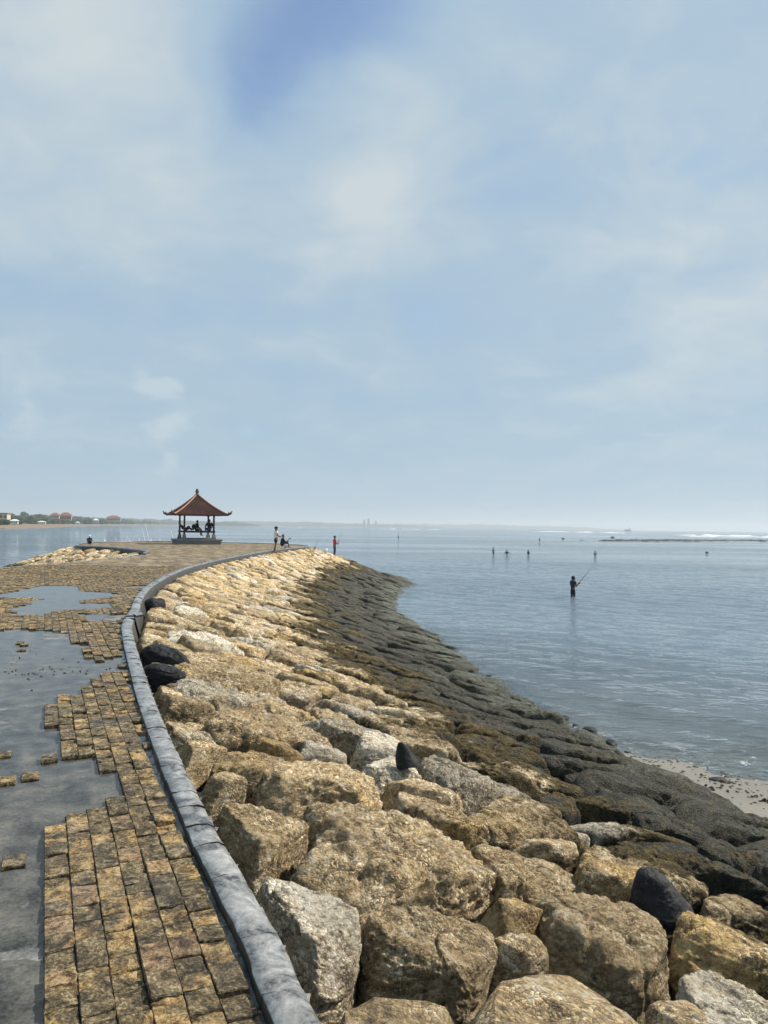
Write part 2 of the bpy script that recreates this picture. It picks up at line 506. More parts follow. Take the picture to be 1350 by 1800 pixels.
def black_material():
    M, nt, out = mat('black_lava_stone')
    P = wpos(nt)
    B = noise(nt, P, 9, 7, 0.62); Cn = noise(nt, P, 60, 5, 0.6)
    col = ramp(nt, mth(nt, 'MULTIPLY_ADD', Cn, 0.4, mth(nt, 'MULTIPLY', B, 0.6)), [(0.38, (0.005, 0.005, 0.006)), (0.54, (0.014, 0.015, 0.017)), (0.74, (0.055, 0.055, 0.056))])
    principled(nt, out, col, 0.62, bump(nt, mth(nt, 'ADD', B, mth(nt, 'MULTIPLY', Cn, 0.25)), 0.6, 0.04), 0.22)
    return M


def paver_material(sheet=False):
    M, nt, out = mat('coral_stone_paver' + ('_far' if sheet else ''))
    P = wpos(nt)
    if sheet:
        a = RAD(23.8)
        rot = nd(nt, 'ShaderNodeMapping'); nt.links.new(P, rot.inputs[0]); rot.inputs['Rotation'].default_value = (0, 0, -a - math.pi / 2)
        br = nd(nt, 'ShaderNodeTexBrick'); nt.links.new(rot.outputs[0], br.inputs[0])
        br.inputs['Color1'].default_value = (0, 0, 0, 1); br.inputs['Color2'].default_value = (1, 1, 1, 1); br.inputs['Mortar'].default_value = (0.5, 0.5, 0.5, 1)
        br.inputs['Scale'].default_value = 1.0; br.inputs['Brick Width'].default_value = 0.17; br.inputs['Row Height'].default_value = 0.125
        br.inputs['Mortar Size'].default_value = 0.012; br.inputs['Mortar Smooth'].default_value = 0.4
        tone = br.outputs['Color']; joint = br.outputs['Fac']
        Q = P
    else:
        tone = attr(nt, 'tone'); joint = None
        off = nd(nt, 'ShaderNodeCombineXYZ'); nt.links.new(mth(nt, 'MULTIPLY', tone, 57.0), off.inputs[0]); nt.links.new(mth(nt, 'MULTIPLY', tone, 83.0), off.inputs[2])
        Q = vmt(nt, 'ADD', P, off.outputs[0])
    A = noise(nt, P, 0.7, 4, 0.6)
    B = noise(nt, Q, 14, 8, 0.68, 0.8)
    Cn = noise(nt, Q, 70, 6, 0.66)
    s = mth(nt, 'MULTIPLY_ADD', Cn, 0.62, mth(nt, 'MULTIPLY_ADD', B, 0.82, -0.19))
    s = mth(nt, 'MULTIPLY_ADD', mth(nt, 'SUBTRACT', A, 0.5), 0.16, s)
    olive = ramp(nt, s, [(0.38, (0.014, 0.011, 0.007)), (0.50, (0.085, 0.060, 0.028)), (0.58, (0.20, 0.148, 0.075)), (0.68, (0.42, 0.33, 0.19)), (0.8, (0.60, 0.52, 0.36))])
    gold = ramp(nt, s, [(0.36, (0.03, 0.016, 0.006)), (0.46, (0.21, 0.122, 0.042)), (0.56, (0.45, 0.29, 0.11)), (0.70, (0.66, 0.50, 0.27))])
    pink = ramp(nt, s, [(0.38, (0.04, 0.022, 0.015)), (0.5, (0.19, 0.115, 0.07)), (0.62, (0.36, 0.25, 0.17)), (0.75, (0.52, 0.42, 0.32))])
    gsel = mth(nt, 'MULTIPLY_ADD', mth(nt, 'SUBTRACT', noise(nt, Q, 7.5, 5, 0.6), 0.5), 1.7, mth(nt, 'MULTIPLY_ADD', tone, 0.62, 0.16))
    col = mix(nt, mapr(nt, gsel, 0.50, 0.78), olive, gold)
    col = mix(nt, mth(nt, 'MULTIPLY', mapr(nt, tone, 0.88, 0.95), 0.6), col, pink)
    pits = mapr(nt, B, 0.43, 0.36)
    col = mix(nt, mth(nt, 'MULTIPLY', pits, 0.6), col, (0.02, 0.016, 0.010))
    if joint is not None:
        col = mix(nt, mth(nt, 'MULTIPLY', joint, 0.85), col, (0.03, 0.024, 0.014))
        h = mth(nt, 'MULTIPLY_ADD', joint, -0.7, mth(nt, 'MULTIPLY', B, 0.6))
        n1 = bump(nt, h, 1.0, 0.035)
        col = mix(nt, mapr(nt, noise(nt, vmt(nt, 'MULTIPLY', rot.outputs[0], (0.5, 1.6, 1)), 1.1, 6, 0.7), 0.42, 0.66, 0.0, 0.75), col, mix(nt, tone, (0.36, 0.27, 0.16), (0.52, 0.42, 0.29)))
    else:
        h = mth(nt, 'MULTIPLY_ADD', Cn, 0.3, B)
        n1 = bump(nt, h, 0.9, 0.045)
    wet = mapr(nt, noise(nt, P, 1.9, 4, 0.6), 0.45, 0.62)
    col = mix(nt, mth(nt, 'MULTIPLY', wet, 0.30), col, (0.03, 0.024, 0.016))
    principled(nt, out, col, mth(nt, 'MULTIPLY_ADD', wet, -0.30, 0.78), n1, 0.4)
    return M


M_ROCK = rock_material(); M_BLACK = black_material(); M_PAVER = paver_material(); M_PAVER_FAR = paver_material(True)

M_SLAB, nt, out = mat('wet_concrete_slab')
P = wpos(nt); B = noise(nt, P, 5, 8, 0.65); Cn = noise(nt, P, 60, 5, 0.65)
col = ramp(nt, mth(nt, 'MULTIPLY_ADD', Cn, 0.4, mth(nt, 'MULTIPLY', B, 0.6)), [(0.38, (0.03, 0.028, 0.025)), (0.49, (0.13, 0.124, 0.112)), (0.58, (0.23, 0.215, 0.19)), (0.70, (0.42, 0.39, 0.33))])
lime = mapr(nt, noise(nt, P, 2.6, 9, 0.75), 0.55, 0.66)
col = mix(nt, mth(nt, 'MULTIPLY', lime, 0.7), col, (0.36, 0.32, 0.26))
principled(nt, out, col, 0.42, bump(nt, mth(nt, 'ADD', B, mth(nt, 'MULTIPLY', Cn, 0.2)), 0.5, 0.02), 0.45)

M_KERB, nt, out = mat('wet_slate_kerb')
P = wpos(nt); tone = attr(nt, 'tone'); B = noise(nt, P, 6, 7, 0.68, 0.8); Cn = noise(nt, P, 45, 6, 0.65)
col = ramp(nt, mth(nt, 'MULTIPLY_ADD', Cn, 0.35, mth(nt, 'MULTIPLY_ADD', B, 1.1, -0.23)), [(0.36, (0.04, 0.038, 0.035)), (0.45, (0.165, 0.161, 0.152)), (0.57, (0.29, 0.285, 0.27)), (0.70, (0.45, 0.43, 0.40))])
col = mix(nt, mth(nt, 'MULTIPLY', mapr(nt, noise(nt, P, 3.3, 6, 0.65), 0.6, 0.68), 0.55), col, (0.40, 0.37, 0.32))
col = mix(nt, mth(nt, 'MULTIPLY', mth(nt, 'ABSOLUTE', mth(nt, 'SUBTRACT', tone, 0.5)), 0.5), col, (0.05, 0.05, 0.05))
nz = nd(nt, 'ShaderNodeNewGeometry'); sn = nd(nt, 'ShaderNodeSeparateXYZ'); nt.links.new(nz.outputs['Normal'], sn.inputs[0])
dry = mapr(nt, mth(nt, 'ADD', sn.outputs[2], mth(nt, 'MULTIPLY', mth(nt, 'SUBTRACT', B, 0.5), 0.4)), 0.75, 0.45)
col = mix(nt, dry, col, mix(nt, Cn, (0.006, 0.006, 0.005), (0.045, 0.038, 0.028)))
rg = mth(nt, 'MULTIPLY_ADD', dry, 0.45, mapr(nt, noise(nt, P, 9, 5, 0.6), 0.42, 0.62, 0.08, 0.34))
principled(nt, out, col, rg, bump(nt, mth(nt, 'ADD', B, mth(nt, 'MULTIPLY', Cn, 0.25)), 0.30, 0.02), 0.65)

M_SAND, nt, out = mat('beach_sand')
P = wpos(nt); B = noise(nt, P, 1.2, 6, 0.6); Cn = noise(nt, P, 160, 3, 0.6)
col = mix(nt, B, (0.20, 0.178, 0.14), (0.33, 0.295, 0.235)); col = mix(nt, mth(nt, 'MULTIPLY', Cn, 0.35), col, (0.14, 0.115, 0.08))
sz = nd(nt, 'ShaderNodeSeparateXYZ'); nt.links.new(P, sz.inputs[0])
weed = mapr(nt, noise(nt, P, 0.22, 5, 0.62), 0.50, 0.66)
weed = mth(nt, 'MULTIPLY', weed, mapr(nt, sz.outputs[2], -2.95, -3.15))
col = mix(nt, mth(nt, 'MULTIPLY', weed, 0.8), col, (0.05, 0.052, 0.03))
wetm = mapr(nt, sz.outputs[2], SEA + 0.22, SEA + 0.04)
col = mix(nt, mth(nt, 'MULTIPLY', wetm, 0.45), col, (0.14, 0.12, 0.09))
principled(nt, out, col, mth(nt, 'MULTIPLY_ADD', wetm, -0.5, 0.85), bump(nt, mth(nt, 'ADD', mth(nt, 'MULTIPLY', B, 0.6), mth(nt, 'MULTIPLY', noise(nt, P, 9, 5, 0.6), 0.5)), 0.6, 0.06), 0.4)

# sea water: mirror-like skin by Fresnel over a turbid body that clears in the shallows
M_SEA, nt, out = mat('lagoon_water')
P = wpos(nt)
mp = nd(nt, 'ShaderNodeMapping'); nt.links.new(P, mp.inputs[0]); mp.inputs['Rotation'].default_value = (0, 0, RAD(18)); mp.inputs['Scale'].default_value = (0.55, 1.0, 1.0)
wv = mp.outputs[0]
w1 = noise(nt, wv, 1.0, 3, 0.5, 0.5); w2 = noise(nt, wv, 3.4, 4, 0.6, 0.5); w3 = noise(nt, wv, 14.0, 3, 0.55)
w0 = noise(nt, wv, 0.16, 4, 0.55)
calm = mapr(nt, noise(nt, vmt(nt, 'MULTIPLY', P, (0.35, 1.0, 1.0)), 0.03, 4, 0.6), 0.36, 0.62, 0.35, 1.0)
h = mth(nt, 'MULTIPLY_ADD', w2, 0.46, w1); h = mth(nt, 'MULTIPLY_ADD', w3, 0.10, h); h = mth(nt, 'MULTIPLY_ADD', w0, 1.2, h)
nb = nd(nt, 'ShaderNodeBump'); nt.links.new(h, nb.inputs['Height']); nt.links.new(mth(nt, 'MULTIPLY', calm, 1.0), nb.inputs['Strength']); nb.inputs['Distance'].default_value = 0.28
fr = nd(nt, 'ShaderNodeFresnel'); fr.inputs[0].default_value = 1.333; nt.links.new(nb.outputs[0], fr.inputs['Normal'])
gl = nd(nt, 'ShaderNodeBsdfGlossy'); gl.inputs['Roughness'].default_value = 0.035; nt.links.new(nb.outputs[0], gl.inputs['Normal']); gl.inputs['Color'].default_value = (0.97, 0.97, 0.97, 1)
dep = attr(nt, 'depth')
body = nd(nt, 'ShaderNodeBsdfDiffuse'); setin(nt, body.inputs[0], mix(nt, noise(nt, vmt(nt, 'MULTIPLY', P, (0.3, 1, 1)), 0.06, 4, 0.6), (0.085, 0.130, 0.170), (0.135, 0.182, 0.218)))
tr = nd(nt, 'ShaderNodeBsdfTransparent'); tr.inputs[0].default_value = (0.82, 0.90, 0.92, 1)
bm_ = nd(nt, 'ShaderNodeMixShader'); setin(nt, bm_.inputs[0], mapr(nt, dep, 0.0, 0.75, 0.10, 0.90, smooth=False)); nt.links.new(tr.outputs[0], bm_.inputs[1]); nt.links.new(body.outputs[0], bm_.inputs[2])
sm_ = nd(nt, 'ShaderNodeMixShader'); nt.links.new(fr.outputs[0], sm_.inputs[0]); nt.links.new(bm_.outputs[0], sm_.inputs[1]); nt.links.new(gl.outputs[0], sm_.inputs[2])
foam = nd(nt, 'ShaderNodeBsdfDiffuse'); foam.inputs[0].default_value = (0.72, 0.74, 0.74, 1)
fn = mth(nt, 'MULTIPLY', mapr(nt, noise(nt, P, 2.6, 6, 0.7, 0.9), 0.55, 0.67), mapr(nt, dep, 0.15, 0.0))
fn = mth(nt, 'MULTIPLY', fn, mapr(nt, noise(nt, P, 22, 4, 0.6), 0.40, 0.58))
fm = nd(nt, 'ShaderNodeMixShader'); setin(nt, fm.inputs[0], mth(nt, 'MULTIPLY', fn, 0.7)); nt.links.new(sm_.outputs[0], fm.inputs[1]); nt.links.new(foam.outputs[0], fm.inputs[2])
nt.links.new(fm.outputs[0], out.inputs[0])

M_PUD, nt, out = mat('puddle_water')
P = wpos(nt)
nb = bump(nt, noise(nt, P, 9, 3, 0.5), 0.05, 0.01)
fr = nd(nt, 'ShaderNodeFresnel'); fr.inputs[0].default_value = 1.36; nt.links.new(nb, fr.inputs['Normal'])
gl = nd(nt, 'ShaderNodeBsdfGlossy'); gl.inputs['Roughness'].default_value = 0.03; nt.links.new(nb, gl.inputs['Normal'])
tr = nd(nt, 'ShaderNodeBsdfTransparent'); tr.inputs[0].default_value = (0.88, 0.89, 0.88, 1)
s_ = nd(nt, 'ShaderNodeMixShader'); nt.links.new(fr.outputs[0], s_.inputs[0]); nt.links.new(tr.outputs[0], s_.inputs[1]); nt.links.new(gl.outputs[0], s_.inputs[2]); nt.links.new(s_.outputs[0], out.inputs[0])


# ------------------------------------------------------------------ sand and sea bed, sea
def sand_z(x, y):
    t = -((x - 5.65) * 0.707 + (y - 14.5) * 0.707)
    z = SEA + np.where(t > 0, 0.055 * t, 0.05 * t)
    z = np.clip(z, SEA - 1.05, SEA + 0.75)
    return z + 0.05 * fbm(np.c_[x * .5, y * .5, x * 0], 3, 5) + 0.012 * fbm(np.c_[x * 2.5, y * 2.5, x * 0], 3, 8)


def grid_mesh(name, xs, ys, zf, attrs=None):
    X, Y = np.meshgrid(xs, ys); x, y = X.ravel(), Y.ravel(); V = np.c_[x, y, zf(x, y)]
    nx, ny = len(xs), len(ys); i = np.arange(nx * ny).reshape(ny, nx)
    F = np.c_[i[:-1, :-1].ravel(), i[:-1, 1:].ravel(), i[1:, 1:].ravel(), i[1:, :-1].ravel()]
    return mesh_np(name, V, F, True, {k: f(x, y) for k, f in attrs.items()} if attrs else None)


xs = np.r_[np.arange(-120, -30, 6), np.arange(-30, 2, 1.5), np.arange(2, 24, 0.16), np.arange(24, 60, 1.5), np.arange(60, 260, 8)]
ys = np.r_[np.arange(-30, 2, 2), np.arange(2, 26, 0.16), np.arange(26, 80, 1.5), np.arange(80, 420, 10)]
sand = meta(obj('beach_sand', grid_mesh('beach_sand', xs, ys, sand_z), M_SAND), kind='structure')

rad = [0.5, 3]
r = 6.0
while r < 130: rad.append(r); r *= 1.0105
while r < 13000: rad.append(r); r *= 1.09
rad.append(13000.0); rad = np.array(rad)
az = np.r_[np.arange(-60, -35, 2.5), np.arange(-35, 38, 0.30), np.arange(38, 60, 2.5), np.arange(60, 300, 6)]; az = np.radians(az)
A_, R_ = np.meshgrid(az, rad); x, y = (R_ * np.sin(A_)).ravel(), (R_ * np.cos(A_)).ravel(); rr = R_.ravel()
fade = np.clip((130 - rr) / 60, 0, 1) * np.clip((rr - 5) / 4, 0, 1)
q = np.c_[x * 0.5 + y * 0.16, y * 0.95 - x * 0.3, 0 * x]
zw = 0.030 * fbm(q * 0.9, 3, 41) + 0.012 * fbm(q * 2.6, 2, 47)
for ang, wl, am in ((0.75, 2.3, 0.018), (0.95, 3.4, 0.022), (0.55, 1.3, 0.008)):
    ph = (x * math.sin(ang) + y * math.cos(ang)) * 2 * math.pi / wl + 3 * fbm(np.c_[x * .12, y * .12, x * 0], 2, 60)
    zw += am * np.sin(ph) * (0.6 + 0.6 * fbm(np.c_[x * .2, y * .2, x * 0 + 3], 2, 66))
bed = sand_z(x, y); dep = np.clip(SEA - bed, -0.1, 5)
zw = zw * np.clip(0.35 + dep, 0.3, 1)
ts = -((x - 5.4) * 0.707 + (y - 14.2) * 0.707); al = (x - 5.4) * 0.707 - (y - 14.2) * 0.707; wob = fbm(np.c_[al * .35, ts * 0, ts * 0], 3, 71)
for off, wd, am in ((1.3, .20, .045), (2.7, .26, .055), (4.6, .4, .045)):
    u = ts + off + 0.55 * wob; zw += am * np.where(u > 0, np.exp(-(u / (wd * .6)) ** 2), np.exp(-(u / (wd * 1.7)) ** 2)) * np.clip(0.55 + 1.2 * fbm(np.c_[al * .5 + off * 3, ts * 0, ts * 0], 2, 72), 0, 1) * (rr < 40)
V = np.c_[x, y, SEA + zw * fade]
nx, ny = len(az), len(rad); i = np.arange(nx * ny).reshape(ny, nx); j = np.roll(i, -1, 1)
F = np.c_[i[:-1].ravel(), i[1:].ravel(), j[1:].ravel(), j[:-1].ravel()]
dep = np.where(rr > 120, 1.0, np.clip(dep + zw * fade, 0, 1.2))
sea = meta(obj('sea_water', mesh_np('sea_water', V, F[:, ::-1], True, {'depth': dep}), M_SEA), kind='structure')

# ------------------------------------------------------------------ path: slab, pavers, puddles
B1 = [(-5.87, 11.84), (-5.78, 12.05), (-5.12, 11.92), (-4.66, 11.52), (-4.28, 10.70), (-4.10, 10.61), (-3.64, 9.58), (-3.45, 9.24), (-3.26, 9.61), (-2.93, 8.69), (-3.11, 8.48), (-3.06, 8.29), (-3.12, 8.16), (-2.93, 7.67), (-2.95, 7.51), (-3.10, 7.33), (-2.99, 7.05), (-3.08, 7.00), (-2.78, 6.32), (-2.66, 6.32), (-2.28, 5.44), (-2.08, 5.53), (-1.91, 5.10), (-1.77, 5.11), (-1.58, 4.62), (-1.67, 4.60), (-1.72, 4.45), (-1.79, 4.35), (-1.74, 4.23), (-1.85, 4.20), (-1.72, 3.91), (-1.73, 3.69), (-1.63, 3.69), (-1.26, 2.85), (-1.14, 2.58), (-0.80, 1.78), (-2.00, 1.77), (-11.43, 11.30)]
P1 = [(-12.14, 16.91), (-8.79, 17.70), (-8.88, 18.63), (-8.93, 20.24), (-8.13, 20.38), (-7.40, 18.86), (-6.63, 18.49), (-6.14, 18.09), (-6.11, 17.36), (-6.40, 16.39), (-6.24, 15.93), (-5.69, 16.00), (-5.27, 15.05), (-5.79, 14.78), (-6.12, 14.44), (-6.05, 13.80), (-6.62, 13.82), (-7.10, 14.82), (-7.19, 15.80), (-7.28, 16.53), (-7.72, 16.86), (-11.62, 16.18)]
S1 = [(-5.50, 14.04), (-4.70, 14.14), (-4.43, 13.14), (-5.04, 13.07)]
ISO = [(-2.33, 5.44), (-2.40, 4.97), (-2.29, 5.06), (-2.70, 5.53), (-4.97, 10.59), (-4.69, 10.03), (-1.79, 3.80), (-4.85, 10.45)]
FAR_Y = 30.0


def slab_z(x, y):
    return -0.029 + 0.015 * fbm(np.c_[x * .9, y * .9, x * 0], 4, 21) + 0.010 * fbm(np.c_[x * 5, y * 5, x * 0], 3, 22)


def poly_fan_mesh(name, poly, step, zf):
    """triangulated grid clipped to a polygon (cells whose centre lies inside)"""
    p = np.array(poly); x0, y0 = p.min(0) - step; x1, y1 = p.max(0) + step
    xs = np.arange(x0, x1, step); ys = np.arange(y0, y1, step)
    X, Y = np.meshgrid(xs, ys); x, y = X.ravel(), Y.ravel(); nx, ny = len(xs), len(ys)
    i = np.arange(nx * ny).reshape(ny, nx)
    F = np.c_[i[:-1, :-1].ravel(), i[:-1, 1:].ravel(), i[1:, 1:].ravel(), i[1:, :-1].ravel()]
    c = np.c_[x, y][F].mean(1); F = F[inpoly(c, poly)]
    u, inv_ = np.unique(F, return_inverse=True); x, y = x[u], y[u]
    return mesh_np(name, np.c_[x, y, zf(x, y)], inv_.reshape(F.shape), True)


near_poly = [tuple(p) for p in CR[(CR[:, 1] < 31)][::4] + np.array((0.16, 0.0))] + [(-13.6, 31), (-14.8, -3)]
path = meta(obj('path', poly_fan_mesh('path', near_poly, 0.065, slab_z), M_SLAB), kind='structure')
# jetty fill under the far paving (top of the far pavers, too small to tell apart)
far_poly = [p for p in PATH_POLY if p[1] >= FAR_Y]
far_poly = [(float(np.interp(FAR_Y, CR[:900, 1], CR[:900, 0])), FAR_Y)] + far_poly + [(-13.3, FAR_Y)]
fp = obj('far_paving', poly_fan_mesh('far_paving', far_poly, 0.2, lambda x, y: -0.004 + 0.012 * fbm(np.c_[x * .4, y * .4, x * 0], 3, 30) + 0.006 * fbm(np.c_[x * 3, y * 3, x * 0], 2, 31)), M_PAVER_FAR, path)
fp['kind'] = 'stuff'

PA = RAD(23.8); ax_a = np.array((-math.sin(PA), math.cos(PA))); ax_b = np.array((math.cos(PA), math.sin(PA)))
cand = []
for k in range(-90, 62):
    b = 0.645 - 0.112 * (k + 20); a = -4.0 + random.random() * .2
    while a < 34:
        L = random.choice((0.10, 0.12, 0.14, 0.15, 0.17, 0.20)); c = ax_a * (a + L / 2) + ax_b * b; cand.append((c[0], c[1], L, 0.112)); a += L
cand = np.array(cand)
kx = np.interp(cand[:, 1], CR[:900, 1], CR[:900, 0])
keep = (cand[:, 1] < FAR_Y + 0.05) & (cand[:, 1] > -2.5) & (kdist(cand[:, 0], cand[:, 1]) > 0.052) & (cand[:, 0] < kx) & (cand[:, 0] > -0.62 * np.maximum(cand[:, 1], 0) - 2.6) & (cand[:, 0] > -13.5)
cand = cand[keep]
jit = np.c_[cand[:, 0] + RNG.normal(0, .02, len(cand)), cand[:, 1] + RNG.normal(0, .02, len(cand))]
bare = inpoly(jit, B1) | inpoly(jit, P1) | inpoly(jit, S1)
bb_ = cand[:, 0] * ax_b[0] + cand[:, 1] * ax_b[1]
bare |= (cand[:, 1] < 4.15) & (bb_ < 0.02)
bare |= (fbm(np.c_[cand[:, :2] * 0.8, cand[:, :1] * 0], 3, 77) > 0.52) & (cand[:, 1] > 9)
cand = cand[~bare]
cand = np.vstack([cand, [(x, y, 0.13, 0.11) for x, y in ISO]])


def paver_mesh(L, Wd, cx, cy, seed, fine):
    g = 0.0018; hx, hy = Wd / 2 - g, L / 2 - g; T = 0.05
    rs = np.random.default_rng(seed)
    lift = rs.normal(0, 0.005) - (0.012 if rs.random() < 0.07 else 0); tx, ty = rs.normal(0, 0.02, 2)
    if fine:
        nx, ny = 7, 8
        u = np.r_[-1, -0.95, np.linspace(-0.6, 0.6, nx - 4), 0.95, 1]; v = np.r_[-1, -0.96, np.linspace(-0.65, 0.65, ny - 4), 0.96, 1]
    else:
        nx = ny = 4; u = v = np.array((-1, -0.86, 0.86, 1))
    U, Vv = np.meshgrid(u, v); lx, ly = (U * hx).ravel(), (Vv * hy).ravel()
    edge = np.maximum(np.abs(U), np.abs(Vv)).ravel() >= 0.999
    W3 = np.c_[(cx + lx) * 28, (cy + ly) * 28, np.full(lx.size, seed % 97 * 3.1)]
    z = lift + lx * tx + ly * ty + (0.0085 * fbm(W3, 2, 90) if fine else rs.normal(0, 0.0022, lx.size))
    z = np.where(edge, z - 0.006, z)
    lx = lx + edge * rs.normal(0, 0.0016, lx.size); ly = ly + edge * rs.normal(0, 0.0016, ly.size)
    i = np.arange(nx * ny).reshape(ny, nx)
    F = np.c_[i[:-1, :-1].ravel(), i[:-1, 1:].ravel(), i[1:, 1:].ravel(), i[1:, :-1].ravel()]
    ring = np.r_[i[0, :-1], i[:-1, -1], i[-1, :0:-1], i[:0:-1, 0]]; n0 = nx * ny; k = len(ring)
    low = np.c_[lx[ring], ly[ring], np.full(k, -T)]
    Vx = np.vstack([np.c_[lx, ly, z], low]); a = np.arange(k); b2 = (a + 1) % k
    F = np.vstack([F, np.c_[ring[a], n0 + a, n0 + b2, ring[b2]]])
    ca, sa = math.cos(PA), math.sin(PA)
    Vx = np.c_[Vx[:, 0] * ca - Vx[:, 1] * sa, Vx[:, 0] * sa + Vx[:, 1] * ca, Vx[:, 2]]
    return Vx, F


def in_view(x, y, z=0.0, mg=0.02):
    v = np.c_[x, y, np.full(len(x), z)] - np.array(EYE); f = v @ np.array(fwd); ok = f > 0.3; f = np.where(ok, f, 1)
    u = (v @ np.array(RIGHT)) / f; w = (v @ np.array(UP)) / f
    return ok & (np.abs(u) < 0.5 + mg) & (np.abs(w) < 0.666 + mg)


dist = np.hypot(cand[:, 0], cand[:, 1]); order = np.argsort(np.where(in_view(cand[:, 0], cand[:, 1]), dist, 1e3 + dist))
VV, FF, TT, base = [], [], [], 0
for rank, ci in enumerate(order):
    cx, cy, L, Wd = cand[ci]; tn = random.random()
    Vx, F = paver_mesh(L, Wd, cx, cy, int(ci), rank < 300 or dist[ci] < 7)
    if rank < 300:
        obj('paver', mesh_np('paver', Vx, F, False, {'tone': np.full(len(Vx), tn)}), M_PAVER, path, (cx, cy, 0))
    else:
        VV.append(Vx + np.array((cx, cy, 0))); FF.append(F + base); TT.append(np.full(len(Vx), tn)); base += len(Vx)
pv = obj('paving', mesh_np('paving', np.vstack(VV), np.vstack(FF), False, {'tone': np.concatenate(TT)}), M_PAVER, path); pv['kind'] = 'stuff'


W1 = [p for p in near_poly[:-2] if p[1] < 12.75]; W1 = [(p[0] - 0.17, p[1]) for p in W1] + [(-11.5, 12.75), (-11.5, 1.0), (-3.0, -2.8)]
W2 = [(-4.75, 12.9), (-5.35, 16.0), (-5.9, 18.8), (-7.6, 20.9), (-13.0, 20.9), (-13.0, 12.9)]
for nm, pl_, zl in (('puddle', W1, -0.021), ('puddle', W2, -0.012)):
    meta(obj(nm, poly_fan_mesh(nm, pl_, 0.08, lambda x, y: np.full(len(x), zl)), M_PUD), kind='structure')

# ------------------------------------------------------------------ kerbs
PROF = [(0.0, -0.06), (0.0, 0.020), (0.004, 0.028), (0.06, 0.035), (0.115, 0.030), (0.150, 0.012), (0.170, -0.03), (0.19, -0.12), (0.225, -0.25), (0.28, -0.5)]


def kerb_piece(C, S, N, s0, s1, seed, profile):
    rs = np.random.default_rng(seed); n = max(2, int((s1 - s0) / 0.07) + 1)
    ss = np.linspace(s0 + 0.0025, s1 - 0.0025, n); CC = np.c_[np.interp(ss, S, C[:, 0]), np.interp(ss, S, C[:, 1])]; NN = np.c_[np.interp(ss, S, N[:, 0]), np.interp(ss, S, N[:, 1])]
    dz = rs.normal(0, 0.0022); dw = rs.normal(0, 0.001); tl = rs.normal(0, 0.004); Vx = []
    for q in range(n):
        end = 0.0
        for (w, z) in profile:
            w2 = w + dw + rs.normal(0, 0.0010)
            p = CC[q] + NN[q] * w2
            Vx.append((p[0], p[1], z + dz + tl * (q / max(1, n - 1) - .5) - (end if z > 0 else 0) + rs.normal(0, 0.0030)))
    m_ = len(profile); F = []
    for q in range(n - 1):
        for w in range(m_ - 1):
            F.append((q * m_ + w, q * m_ + w + 1, (q + 1) * m_ + w + 1, (q + 1) * m_ + w))
    nv = len(Vx); Vx = Vx + Vx[:m_] + Vx[-m_:]
    caps = [tuple(nv + w for w in range(min(7, m_)))[::-1], tuple(nv + m_ + w for w in range(min(7, m_)))]
    return Vx, F, caps


def build_kerb(name, C, S, N, label, profile, smin, smax, near, gap=None, scale=1.0):
    root = empty(name, (float(C[0][0]), float(C[0][1]), 0)); meta(root, label, 'kerb'); root.location = (0, 0, 0)
    s = smin; n = 0; mb = MB()
    while s < smax:
        L = random.uniform(0.15, 0.42) * scale
        if gap and gap[0] - L < s < gap[1]:
            if s < gap[0] - 0.05: L = gap[0] - s
            else: s = gap[1]; continue
        Vx, F, caps = kerb_piece(C, S, N, s, min(s + L, smax), n, profile)
        if n < near:
            me = bpy.data.meshes.new('kerb_stone'); me.from_pydata(Vx, [], F + caps); me.update()
            me.polygons.foreach_set('use_smooth', [True] * len(F) + [False] * 2)
            a = me.attributes.new('tone', 'FLOAT', 'POINT'); a.data.foreach_set('value', np.full(len(Vx), random.random(), np.float32))
            obj('kerb_stone', me, M_KERB, root)
        else:
            mb.add(Vx, F + caps)
        s += L; n += 1
    if mb.v:
        o = mb.build('far_kerb_stones', M_KERB, root, True); o['kind'] = 'stuff'
    return root


sgap = float(np.interp(13.05, CR[:900, 1], SR[:900]))
kerbR = build_kerb('kerb', CR, SR, NR, 'long curving grey slate kerb between the paving and the sea-side boulders', PROF, 1.0, SR[-1], 262, (sgap, sgap + 0.42))
for q, (ds, dw, rz, tl) in enumerate(((0.10, 0.03, 0.2, 0.16), (0.26, 0.06, -0.12, -0.12), (0.30, 0.16, 0.6, 0.3))):
    i = int(np.searchsorted(SR, sgap + ds)); p = CR[i] + NR[i] * (dw + 0.06)
    mb = MB(); an = math.atan2(NR[i][1], NR[i][0]) + rz
    mb.box((0, 0, 0), (0.15, 0.10, 0.035), an, 0.9)
    o = mb.build('broken_kerb_stone', M_KERB, kerbR, False, (p[0], p[1], 0.02 + 0.02 * q)); o.rotation_euler = (tl, tl * .5, 0)
NL = np.gradient(CL, axis=0); NL = NL / np.hypot(NL[:, 0], NL[:, 1])[:, None]; NL = np.c_[NL[:, 1], -NL[:, 0]]
sb = float(SL[np.argmin(np.hypot(CL[:, 0] + 12.7, CL[:, 1] - 41))])
PROF_L = [(0.0, -0.06), (0.0, 0.06), (0.05, 0.08), (0.2, 0.07), (0.24, -0.1), (0.28, -0.55)]
kerbL = build_kerb('kerb', CL, SL, NL, 'low dark kerb bending round the boulders on the left of the pavilion', PROF_L, 0.0, sb, 120, None, 1.6)
PROF_L2 = [(0.0, -0.06), (0.0, -0.01), (0.05, 0.0), (0.2, -0.01), (0.24, -0.1), (0.28, -0.55)]
kerbN = build_kerb('kerb', CL, SL, NL, 'flush paving edge along the left side of the path, beside the left boulders', PROF_L2, sb, SL[-1], 120, None, 1.6)

